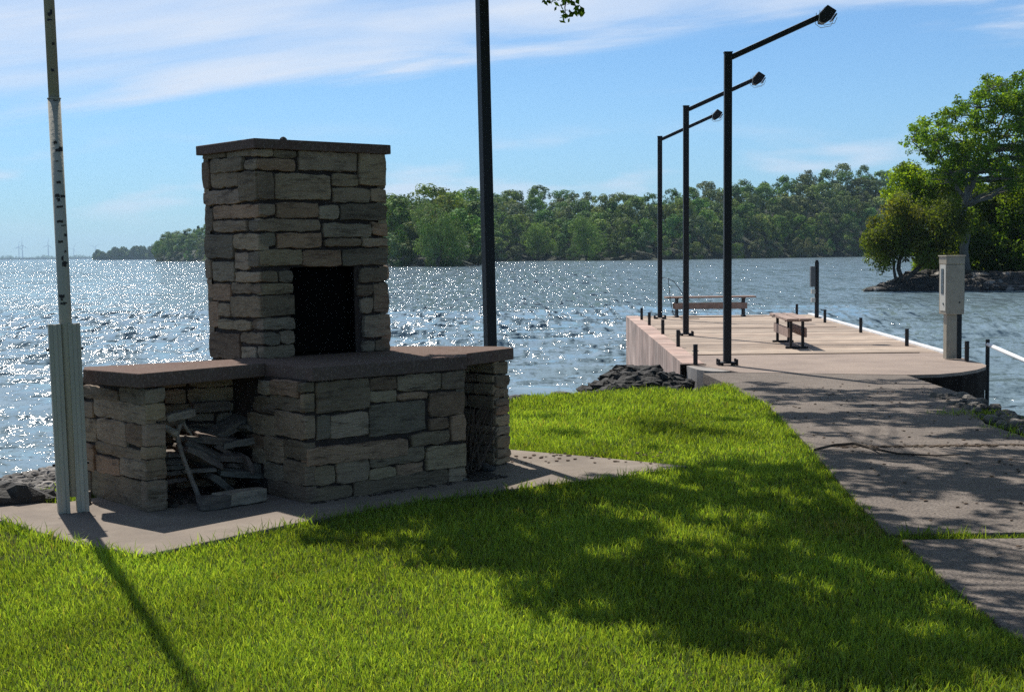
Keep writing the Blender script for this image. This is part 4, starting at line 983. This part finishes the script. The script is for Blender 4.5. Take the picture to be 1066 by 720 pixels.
def wood(name, x0, x1, step_m, rows, label, seed, rowgap=11, leafscale=1):
    rng = np.random.default_rng(seed); VV, FF, CC = [], [], []; base = 0; cnt = 0
    gv = []
    for r in range(rows):
        fr = r / (rows - 1)
        px = x0 + rng.uniform(0, 6)
        while px < x1:
            D = shore(px) + 3 + r * rowgap + rng.uniform(-3, 3); mpp = D / 1450
            front_top = AT(px, skyl(px), D).z; hmax = front_top + 1.15
            h = rng.uniform(11, 16) * (1 if r else .62); h = min(h, hmax); 
            top = (WATER_Z + h + .4) * (1 - fr) + front_top * fr + rng.normal(0, 1.3) - (.0 if fr < 1 else .3)
            if fr > .55: top = min(top, front_top + rng.uniform(-2.0, 1.0))
            gz = max(WATER_Z + .2, top - h); h = top - gz
            p = AT(px, 270, D)
            k = 11 if rng.random() < .04 and fr > .4 else rng.integers(0, 10)
            V, F, C = TPL[k]; s = max(h, 2) / 10.6; sw = s * rng.uniform(1.0, 1.4)
            a = rng.uniform(0, 2 * PI); ca, sa = math.cos(a), math.sin(a)
            Vn = np.column_stack([(V[:, 0] * ca - V[:, 1] * sa) * sw + p.x, (V[:, 0] * sa + V[:, 1] * ca) * sw + D, V[:, 2] * s + gz - (2.4 * s if r == 0 else 0)])
            VV.append(Vn); FF.append(F + base); CC.append(C * rng.uniform(.75, 1.25) * np.array([rng.uniform(.85, 1.15), 1, rng.uniform(.8, 1.3)])); base += len(V); cnt += 1
            px += step_m * rng.uniform(.75, 1.3) / mpp * (.8 if r == 0 else 1)
    o = np_mesh(name, np.concatenate(VV), np.concatenate(FF), M['farleaf'], col=np.concatenate(CC)); tag(o, label, 'wood', kind='stuff'); print(name, cnt)
    return o
wood('woodland', 512, 1180, 8.5, 8, 'dense green wood covering the far shore of the lake behind the pier', 4, 10)
wood('woodland', 384, 510, 6.5, 7, 'wooded cape running out from behind the chimney to the central black lamp post', 5, 9)
wood('woodland', 163, 384, 8, 6, 'wooded point across the lake at the left of the chimney', 6, 14)
# ground under the woods
def shore_ground():
    V, F = [], []; xs = list(range(162, 1300, 8)); K = 8
    for px in xs:
        for k in range(K):
            D = shore(px) - 1.5 + k * 14; p = AT(px, 270, D); top = AT(px, skyl(px), D).z - 13
            z = (WATER_Z - .5) if k == 0 else WATER_Z + .25 + max(0, top) * min(1, (k - 1) / 5.)
            V.append((p.x, D, z))
    for i in range(len(xs) - 1):
        for k in range(K - 1): F.append((i * K + k, (i + 1) * K + k, (i + 1) * K + k + 1, i * K + k + 1))
    tag(np_mesh('terrain', np.array(V), np.array(F), M['hill'], smooth=True), kind='structure')
shore_ground()
# low wooded spit and distant land on the left horizon
def low_wood(name, x0, x1, D, hf, label, seed):
    rng = np.random.default_rng(seed); c, ra = [], []
    px = x0
    while px < x1:
        h = hf(px) * rng.uniform(.75, 1.1); p = AT(px, 271, D * rng.uniform(.99, 1.03)); rr = h * .38
        for k in range(3): c.append((p.x + rng.uniform(-rr, rr), p.y, WATER_Z + h * (.25 + .3 * k))); ra.append(rr)
        px += rr * .75 / D * 1450
    V, F, C = leaf_cloud(c, ra, 16000, hf((x0 + x1) / 2) * .13, GREENS, rng, fill=.5)
    tag(np_mesh(name, V, F, M['farleaf'], col=C), label, 'wood', kind='stuff')
low_wood('tree_line', 100, 170, 2300, lambda px: float(np.interp(px, [100, 103, 108, 112, 122, 135, 150, 170], [15, 16, 11, 9, 18, 19, 17, 19])) , 'low bluish tree line on the spit left of the wooded point', 8)
low_wood('tree_line', -90, 110, 6800, lambda px: 15 + 4 * math.sin(px * .17), 'faint blue strip of land on the horizon at the far left', 9)
mb = MB(); a = AT(-120, 270, 6900); b = AT(175, 270, 6900); mb.prism([(a.x, a.y - 90), (b.x, b.y - 90), (b.x, b.y + 500), (a.x, a.y + 500)], -3, 6.5); tag(mb.build('terrain', M['hill']), kind='structure')
mb = MB(); a = AT(104, 270, 2300); b = AT(175, 270, 2300); mb.prism([(a.x, a.y - 15), (b.x, b.y - 15), (b.x, b.y + 100), (a.x, a.y + 100)], -3, .3); tag(mb.build('terrain', M['hill']), kind='structure')
# wind turbines
def turbine(rot):
    r = empty('wind_turbine'); mb = MB(); mb.tube([(0, 0, 0), (0, 0, 86)], [3.4, 2.2], 10); mb.build('tower', M['turb'], r)
    mb = MB(); mb.box((0, 2, 87.5), (4, 11, 4)); mb.build('nacelle', M['turb'], r)
    mb = MB(); mb.tube([(0, -5.5, 87.5), (0, -3.4, 87.5)], [.8, 2], 8); mb.build('hub', M['turb'], r)
    for k in range(3):
        a = rot + k * 2 * PI / 3; d = Vector((math.sin(a), 0, math.cos(a))); mb = MB(); q = d.cross(Vector((0, 1, 0)))
        c = Vector((0, -4.6, 87.5)); vs = []
        for t, w_ in ((1, 1.6), (8, 3.6), (25, 2.4), (46, .6)):
            for sx in (-.3, .7):
                for sy in (-.35, .35): vs.append(c + d * t + q * sx * w_ + Vector((0, sy, 0)))
        fs = []
        for i in range(3):
            b_ = i * 4
            for u_, v_ in ((0, 1), (1, 3), (3, 2), (2, 0)): fs.append((b_ + u_, b_ + v_, b_ + 4 + v_, b_ + 4 + u_))
        fs += [(0, 2, 3, 1), (12, 13, 15, 14)]
        mb.add(vs, fs); mb.build('blade', M['turb'], r)
    return r
for i, (px, D, rot, lab) in enumerate([(20, 9700, .2, 'faint wind turbine standing close behind the leftmost pair on the horizon'), (23.6, 8600, 0.05, 'leftmost clear white wind turbine on the horizon'), (50.6, 8700, .12, 'wind turbine on the horizon just left of the flagpole'),
                                      (77, 11500, .5, 'tiny wind turbine on the horizon just right of the flagpole'), (99.5, 10500, .9, 'faint wind turbine on the horizon above the low tree line')]):
    t_ = turbine(rot); p = AT(px, 270, D); t_.location = (p.x, p.y, -1)
    tag(t_, lab, 'wind turbine', 'wind turbines on the horizon')

# branches helper
def limb_path(a, b, rng, wob, n=5):
    a = Vector(a); b = Vector(b); L = (b - a).length
    return [a + (b - a) * (i / n) + Vector((rng.uniform(-1, 1), rng.uniform(-1, 1), rng.uniform(-.5, .5))) * wob * L * (0 if i in (0, n) else 1) for i in range(n + 1)]
def near_tree(name, base, stems, clumps, n, size, cols, label, bark='bark', seed=1, group=None, fill=.3, squash=.75):
    """stems: list of (path, r0, r1) relative to base; clumps: list of (x,y,z,r) relative"""
    rng = random.Random(seed); nr = np.random.default_rng(seed)
    r = empty(name, base); tag(r, label, 'tree', group)
    mb = MB()
    for a, b, r0, r1 in stems:
        pts = limb_path(a, b, rng, .045, 6); mb.tube(pts, [r0 + (r1 - r0) * i / 6 for i in range(7)], 9)
    # twigs: from the nearest stem point to each clump
    ends = [(Vector(a).lerp(Vector(b), t), r0 + (r1 - r0) * t) for a, b, r0, r1 in stems for t in (.45, .6, .75, .9, 1)]
    for c in clumps:
        q = Vector(c[:3]); e = min(ends, key=lambda s: (s[0] - q).length + (2 if s[0].z > q.z + .3 else 0))
        pts = limb_path(e[0], q, rng, .09, 4); r0 = min(e[1] * .6, .05 + .018 * (q - e[0]).length); mb.tube(pts, [r0 * (1 - .8 * i / 4) for i in range(5)], 6)
    mb.build('trunk', M[bark], r, smooth=True)
    V, F, C = leaf_cloud([c[:3] for c in clumps], [c[3] for c in clumps], n, size, cols, nr, squash=squash, fill=fill)
    np_mesh('crown', V, F, M['leaf'], r, col=C)
    return r
# --- island on the right: ground, rocks, trees
ID = 93.0
def ipt(px, py, D, base): p = AT(px, py, D); return (p.x - base[0], p.y - base[1], p.z - base[2])
def isl_ground():
    rows = []; V = []; F = []; xs = np.linspace(23.2, 60, 60)
    for i, x in enumerate(xs):
        for k, (dy, z) in enumerate(((-1.6, -.7), (-.6, .0), (.6, .45), (3, .9), (9, 1.4), (20, 1.6), (36, .6), (45, -1))):
            f = np.clip((x - 23.2) / 4.5, 0, 1) ** .6
            V.append(((x if k < 3 else x + (dy - .6) * .42), ID + 2 + dy * (.6 + .4 * f) - .06 * (x - 24) + .5 * math.sin(x * 1.7) * f, WATER_Z - .3 + (z + .3) * f + (0 if k == 0 else .12 * math.sin(x * 2.3 + k))))
    n = 8
    for i in range(59):
        for k in range(n - 1): F.append((i * n + k, (i + 1) * n + k, (i + 1) * n + k + 1, i * n + k + 1))
    tag(np_mesh('terrain', np.array(V), np.array(F), M['hill'], smooth=True), kind='structure')
isl_ground()
mb = MB(); rw2 = random.Random(77)
for i in range(620):
    px = rw2.uniform(906, 1110); f = min(1, (px - 900) / 60.); x = (px - 533) / 1450 * ID
    y = ID + rw2.uniform(-.6, 2.6) * f + .3 - .06 * (x - 24); z = WATER_Z + .02 + max(0, (y - ID + .2)) * .40 * f
    r0 = rw2.uniform(.15, .55) * (.6 + .4 * f); k = rw2.uniform(.2, .75) if rw2.random() < .93 else 2.4
    mb.rock((x, y, z), r0, rw2, (k, k * .97, k * .94), 7, sq=(1.3, 1, .6), rough=.4)
tag(mb.build('shore_rocks', M['rock']), 'dark rocks lining the water edge below the trees on the right', 'rocks', kind='stuff')
def clumpset(spec, D, base, seed, dspread):
    rg = random.Random(seed); out = []
    for (cx, cy, wx, wy, n, rr) in spec:
        for i in range(n):
            a = rg.uniform(0, 2 * PI); q = math.sqrt(rg.random()); px = cx + wx * q * math.cos(a); py = cy + wy * q * math.sin(a)
            out.append((*ipt(px, py, D + rg.uniform(-dspread, dspread), base), rr * rg.uniform(.7, 1.3)))
    return out
YG = np.array([[.135, .235, .030], [.175, .265, .032], [.105, .195, .030], [.090, .165, .030]])
bA = (AT(1004, 300, 97).x, 97, -.75)
cl_A = clumpset([(1045, 100, 30, 22, 32, .85), (1005, 125, 30, 16, 26, .75), (968, 137, 22, 14, 22, .6), (950, 150, 14, 10, 14, .45), (985, 155, 26, 16, 22, .65), (1000, 160, 34, 14, 26, .75), (1048, 150, 32, 26, 36, .8), (985, 172, 24, 9, 14, .6), (1085, 130, 26, 45, 40, .9), (1030, 85, 12, 6, 7, .4), (1060, 78, 10, 5, 6, .4), (992, 103, 8, 4, 4, .35), (1028, 182, 36, 16, 26, .75), (1058, 178, 22, 22, 20, .75), (985, 186, 22, 9, 12, .6), (1040, 118, 34, 26, 22, .8)], 97, bA, 31, 2.6)
stA = [((0, 0, -.5), ipt(1003, 215, 97, bA), .36, .24), (ipt(1003, 218, 97, bA), ipt(1008, 150, 97, bA), .22, .09), (ipt(1004, 208, 97, bA), ipt(1045, 120, 97.5, bA), .20, .07), (ipt(1004, 205, 97, bA), ipt(972, 150, 96.5, bA), .15, .05),
       (ipt(1007, 165, 97, bA), ipt(1028, 95, 96.5, bA), .10, .03), (ipt(1030, 155, 97, bA), ipt(1075, 110, 97, bA), .11, .04), (ipt(990, 180, 97, bA), ipt(950, 148, 96, bA), .07, .03)]
near_tree('deciduous_tree', bA, stA, [(a, b, c, d * .70) for a, b, c, d in cl_A], 34000, .16, YG, 'tallest open-crowned tree on the right shore with a pale straight trunk', 'paleb', 41, fill=.2)
bB = (AT(934, 298, 94).x, 94, -.85)
cl_B = clumpset([(930, 247, 26, 28, 44, .62), (916, 256, 13, 22, 20, .5), (955, 245, 24, 34, 34, .62), (945, 218, 20, 12, 12, .6), (985, 240, 20, 36, 26, .7), (905, 252, 6, 10, 5, .4)], 94, bB, 32, 1.8)
stB = [((0, 0, -.4), ipt(940, 255, 94, bB), .20, .10), ((.1, 0, -.3), ipt(965, 265, 94, bB), .22, .12), (ipt(965, 265, 94, bB), ipt(985, 225, 94, bB), .12, .05), ((.0, 0, .2), ipt(925, 250, 94, bB), .12, .05), (ipt(940, 255, 94, bB), ipt(945, 205, 94, bB), .09, .04)]
near_tree('cedar_tree', bB, stB, cl_B, 26000, .15, np.array([[.10, .14, .030], [.12, .155, .034], [.085, .115, .028], [.13, .14, .038]]), 'brownish green bushy tree with leaning stems overhanging the water at the right', 'bark', 42, squash=1.0)
bC = (AT(968, 296, 101).x, 101, -.4)
cl_C = clumpset([(962, 184, 32, 13, 32, .7), (940, 196, 22, 11, 18, .6), (990, 200, 26, 20, 24, .8), (960, 215, 30, 14, 18, .9)], 101, bC, 33, 1.6)
stC = [((0, 0, -.5), ipt(970, 215, 101, bC), .22, .12), (ipt(970, 225, 101, bC), ipt(948, 198, 101, bC), .1, .04), (ipt(970, 222, 101, bC), ipt(990, 195, 101, bC), .1, .04)]
near_tree('deciduous_tree', bC, stC, cl_C, 17000, .18, np.array([[.20, .29, .030], [.23, .31, .032], [.155, .24, .030]]), 'bright yellow-green tree behind the brownish bushy tree on the right shore', 'bark', 43)
for i, (px, D, spec, lab, cols) in enumerate([
    (1040, 104, [(1040, 220, 30, 26, 26, 1.0), (1030, 195, 26, 14, 12, .9), (1062, 190, 20, 16, 12, .9), (1050, 255, 26, 22, 12, .9)], 'dark green tree in the shade right of the pale trunk', GREENS),
    (1078, 100, [(1080, 200, 28, 50, 34, 1.0), (1062, 240, 18, 30, 12, .8)], 'leafy tree cut by the right edge of the picture', YG * .8),
    (1015, 108, [(1015, 230, 24, 40, 24, 1.0), (990, 250, 20, 26, 14, .9)], 'shaded tree standing behind the pale trunk and the cabinet', GREENS * .9),
    (1130, 103, [(1130, 170, 40, 70, 50, 1.2)], 'broad tree just beyond the right edge of the picture', GREENS)]):
    b_ = (AT(px, 298, D).x, D, -.2)
    near_tree('deciduous_tree', b_, [((0, 0, -.5), ipt(spec[0][0], spec[0][1], D, b_), .18, .08), ((.3, 0, -.3), ipt(spec[0][0] + 12, spec[0][1] + 10, D, b_), .12, .05)], clumpset(spec, D, b_, 50 + i, 2.4), 14000, .20, cols, lab, 'bark', 60 + i)
# shrubs under the trees
rgs = np.random.default_rng(91)
c_, r__ = [], []
for i in range(150):
    px = rgs.uniform(958, 1150); D = rgs.uniform(97.5, 110); p = AT(px, 270, D); c_.append((p.x, D, rgs.uniform(-.2, 2.6))); r__.append(rgs.uniform(.6, 1.2))
V, F, C = leaf_cloud(c_, r__, 26000, .26, GREENS * 1.2, rgs, fill=.3)
tag(np_mesh('undergrowth', V, F, M['leaf'], col=C), 'dark tangled undergrowth behind the shore rocks at the right', 'undergrowth', kind='stuff')
# single bushes one can tell apart on the far shore
def far_bush(px, py, wpx, hpx, D, cols, lab, name='shrub', seed=5, n=5200):
    nr = np.random.default_rng(seed); rg = random.Random(seed); base = (AT(px, py, D).x, D, WATER_Z + .2)
    cs = clumpset([(px, py, wpx * .42, hpx * .40, 34, hpx * D / 1450 * .13), (px - wpx * .15, py - hpx * .12, wpx * .22, hpx * .36, 12, hpx * D / 1450 * .13), (px + wpx * .1, py + hpx * .2, wpx * .45, hpx * .22, 22, hpx * D / 1450 * .12)], D, base, seed, wpx * D / 1450 * .3)
    r = empty(name, base); tag(r, lab, 'tree' if 'tree' in name else 'shrub')
    mb = MB()
    for k in range(4): mb.tube([(0, 0, -.6), (rg.uniform(-1, 1) * wpx * .12 * D / 1450, 0, hpx * .5 * D / 1450)], [.25, .08], 6)
    mb.build('trunk', M['bark'], r)
    V, F, C = leaf_cloud([c[:3] for c in cs], [c[3] for c in cs], n, .30 * D / 500 + .12, cols, nr, fill=.6)
    np_mesh('crown', V, F, M['farleaf'], r, col=C)
PALE = np.array([[.13, .15, .075], [.15, .165, .085]])
far_bush(842, 257, 46, 20, 570, PALE, 'pale sage-green shrub at the water edge under the dark wood behind the pier', seed=71)
far_bush(455, 242, 60, 66, 322, GREENS * 1.8 * np.array([1, 1, 1.3]), 'broad light green tree at the tip of the wooded cape left of the black post', 'willow_tree', 72, 12000)
far_bush(498, 270, 26, 10, 330, PALE, 'low pale bush at the very tip of the wooded cape', seed=73, n=2500)
far_bush(610, 245, 38, 44, 505, GREENS * 1.8, 'rounded light green tree at the water edge in the middle of the far shore', 'willow_tree', 74, 7000)
far_bush(560, 250, 34, 36, 525, GREENS * 1.7, 'lighter green tree on the far shore right of the black central post', 'willow_tree', 75, 6000)

# --- shade tree over the lawn: its crown hangs above the view and throws the dappled shade
tanel = math.tan(math.radians(SUN_EL)); sx_, sy_ = math.sin(math.radians(SUN_AZ)) / tanel, math.cos(math.radians(SUN_AZ)) / tanel
SB = Vector((4.75, 8.6, 0))
def gp(poly): return [(G(a, b).x, G(a, b).y) for a, b in poly]
REG = [(gp([(440, 540), (520, 522), (620, 502), (700, 488), (790, 476), (850, 498), (930, 562), (1066, 668), (1066, 720), (860, 720), (800, 694), (700, 668), (640, 650), (560, 628), (500, 590)]), 1.0),
       (gp([(775, 399), (960, 396), (1066, 440), (1066, 665), (930, 560), (850, 472), (800, 425)]), .72),
       (gp([(545, 440), (700, 425), (800, 430), (850, 470), (790, 478), (700, 474), (560, 455)]), .30),
       (gp([(540, 418), (700, 408), (760, 404), (800, 428), (700, 424), (545, 438)]), .12)]
REG.append((gp([(322, 556), (345, 573), (400, 570), (450, 576), (520, 582), (505, 592), (450, 590), (430, 535), (500, 520), (420, 526), (360, 548)]), 1.0))  # unseen crown leaves added to fill out the chimney's shadow on the lawn
REG.append((gp([(430, 528), (520, 512), (560, 520), (540, 600), (470, 582), (420, 560)]), .9))
REG.append(([(2.2, 3), (7, 3), (8, 16), (4.6, 16), (2.6, 6)], .6))
def shade_points():
    out = []; rng = np.random.default_rng(101)
    for poly, dens in REG:
        xs = [p[0] for p in poly]; ys = [p[1] for p in poly]; A = (max(xs) - min(xs)) * (max(ys) - min(ys)); n = int(A * 34 * dens)
        P = np.column_stack([rng.uniform(min(xs), max(xs), n), rng.uniform(min(ys), max(ys), n)]); P = P[in_poly(P, poly)]
        m = vnoise(P * np.array([.55, 1.5]), 2.6, 111); P = P[m > (-.75 if dens > .9 else (-.12 if dens > .5 else .12))]
        out.append(P)
    return np.concatenate(out)
SP = shade_points(); rng = np.random.default_rng(102)
zmin = (1.78 + .19 * SP[:, 1]) / (1 - .19 * sy_); zz = zmin + .25 + rng.uniform(0, 1, len(SP)) ** 1.4 * 2.0
cen = np.column_stack([SP[:, 0] + sx_ * zz, SP[:, 1] + sy_ * zz, zz]) - np.array(SB)
rad = rng.uniform(.12, .27, len(SP))
keep = (cen[:, 2] + SB.z - rad * 1.1) > (1.72 + .188 * (cen[:, 1] + SB.y)); cen, rad = cen[keep], rad[keep]
tree = empty('shade_tree', SB); tag(tree, 'overhanging leafy tree at the right whose drooping twig shows at the top of the sky', 'tree')
V, F, C = leaf_cloud(cen, rad, len(cen) * 26, .115, YG, rng, fill=.1, squash=.7); print('shade clumps', len(cen))
tw = [(AT(590, 8, 9.5), .095, 24), (AT(584, -4, 9.5), .10, 34), (AT(603, 12, 9.5), .030, 8), (AT(588, 20, 9.5), .035, 10), (AT(570, -2, 9.5), .06, 16)]
VV, FF, CC = [V], [F], [C]; base = len(V)
for p, r0, n in tw:
    v, f, c = leaf_cloud([tuple(p - SB)], [r0], n, .040, YG * .8, rng, fill=.3, squash=.8); VV.append(v); FF.append(f + base); CC.append(c); base += len(v)
np_mesh('crown', np.concatenate(VV), np.concatenate(FF), M['leaf'], tree, col=np.concatenate(CC))
mb = MB(); rgt = random.Random(103); top = Vector((-.6, .8, 6.8))
mb.tube(limb_path((0, 0, -.3), top * .72, rgt, .02, 6), [.30, .26, .24, .22, .21, .20, .19], 12)
order = sorted(range(len(cen)), key=lambda i: rgt.random())
hubs = []
for q in [(-2.2, 3.5, 7.4), (-3.8, 2.2, 6.6), (-1.2, 6.5, 8.0), (.6, 4.0, 7.6), (-3.6, 5.2, 7.6), (.9, -.5, 6.4), (-1.6, .2, 6.4), (.8, 8.0, 8.6), (-4.2, 7.5, 8.2), (-2.6, 9.0, 8.9)]:
    q = Vector(q); a = top * .70 if q.length < 7 else top * .72
    pts = limb_path(a, q, rgt, .035, 5); mb.tube(pts, [.12, .10, .085, .07, .055, .04], 8); hubs += pts[2:]
for i in order[:420]:
    q = Vector(cen[i]); e = min(hubs, key=lambda h: (h - q).length)
    if (e - q).length < 2.6: mb.tube(limb_path(e, q, rgt, .08, 3), [.022, .016, .011, .005], 5)
a = Vector(AT(600, -60, 9.6)) - SB; mb.tube([a, Vector(AT(592, -15, 9.5)) - SB, Vector(AT(588, 8, 9.5)) - SB, Vector(AT(589, 19, 9.5)) - SB], [.012, .007, .004, .002], 5)
mb.tube([a + Vector((-.6, .5, .9)), a], [.03, .012], 5)
mb.build('trunk', M['bark'], tree, smooth=True)

# ------------------------------------------------------------------ haze
HAZE = 8e-5
def haze():
    mb = MB(); mb.box((0, 5000, 90), (16000, 16000, 190)); m = bpy.data.materials.new('haze'); m.use_nodes = True; t = m.node_tree; t.nodes.clear()
    v = t.nodes.new('ShaderNodeVolumePrincipled'); v.inputs['Color'].default_value = (.55, .78, 1, 1); v.inputs['Density'].default_value = HAZE; v.inputs['Anisotropy'].default_value = .3
    o = t.nodes.new('ShaderNodeOutputMaterial'); t.links.new(v.outputs[0], o.inputs['Volume'])
    return tag(mb.build('haze', m), kind='stuff')
if HAZE: haze()
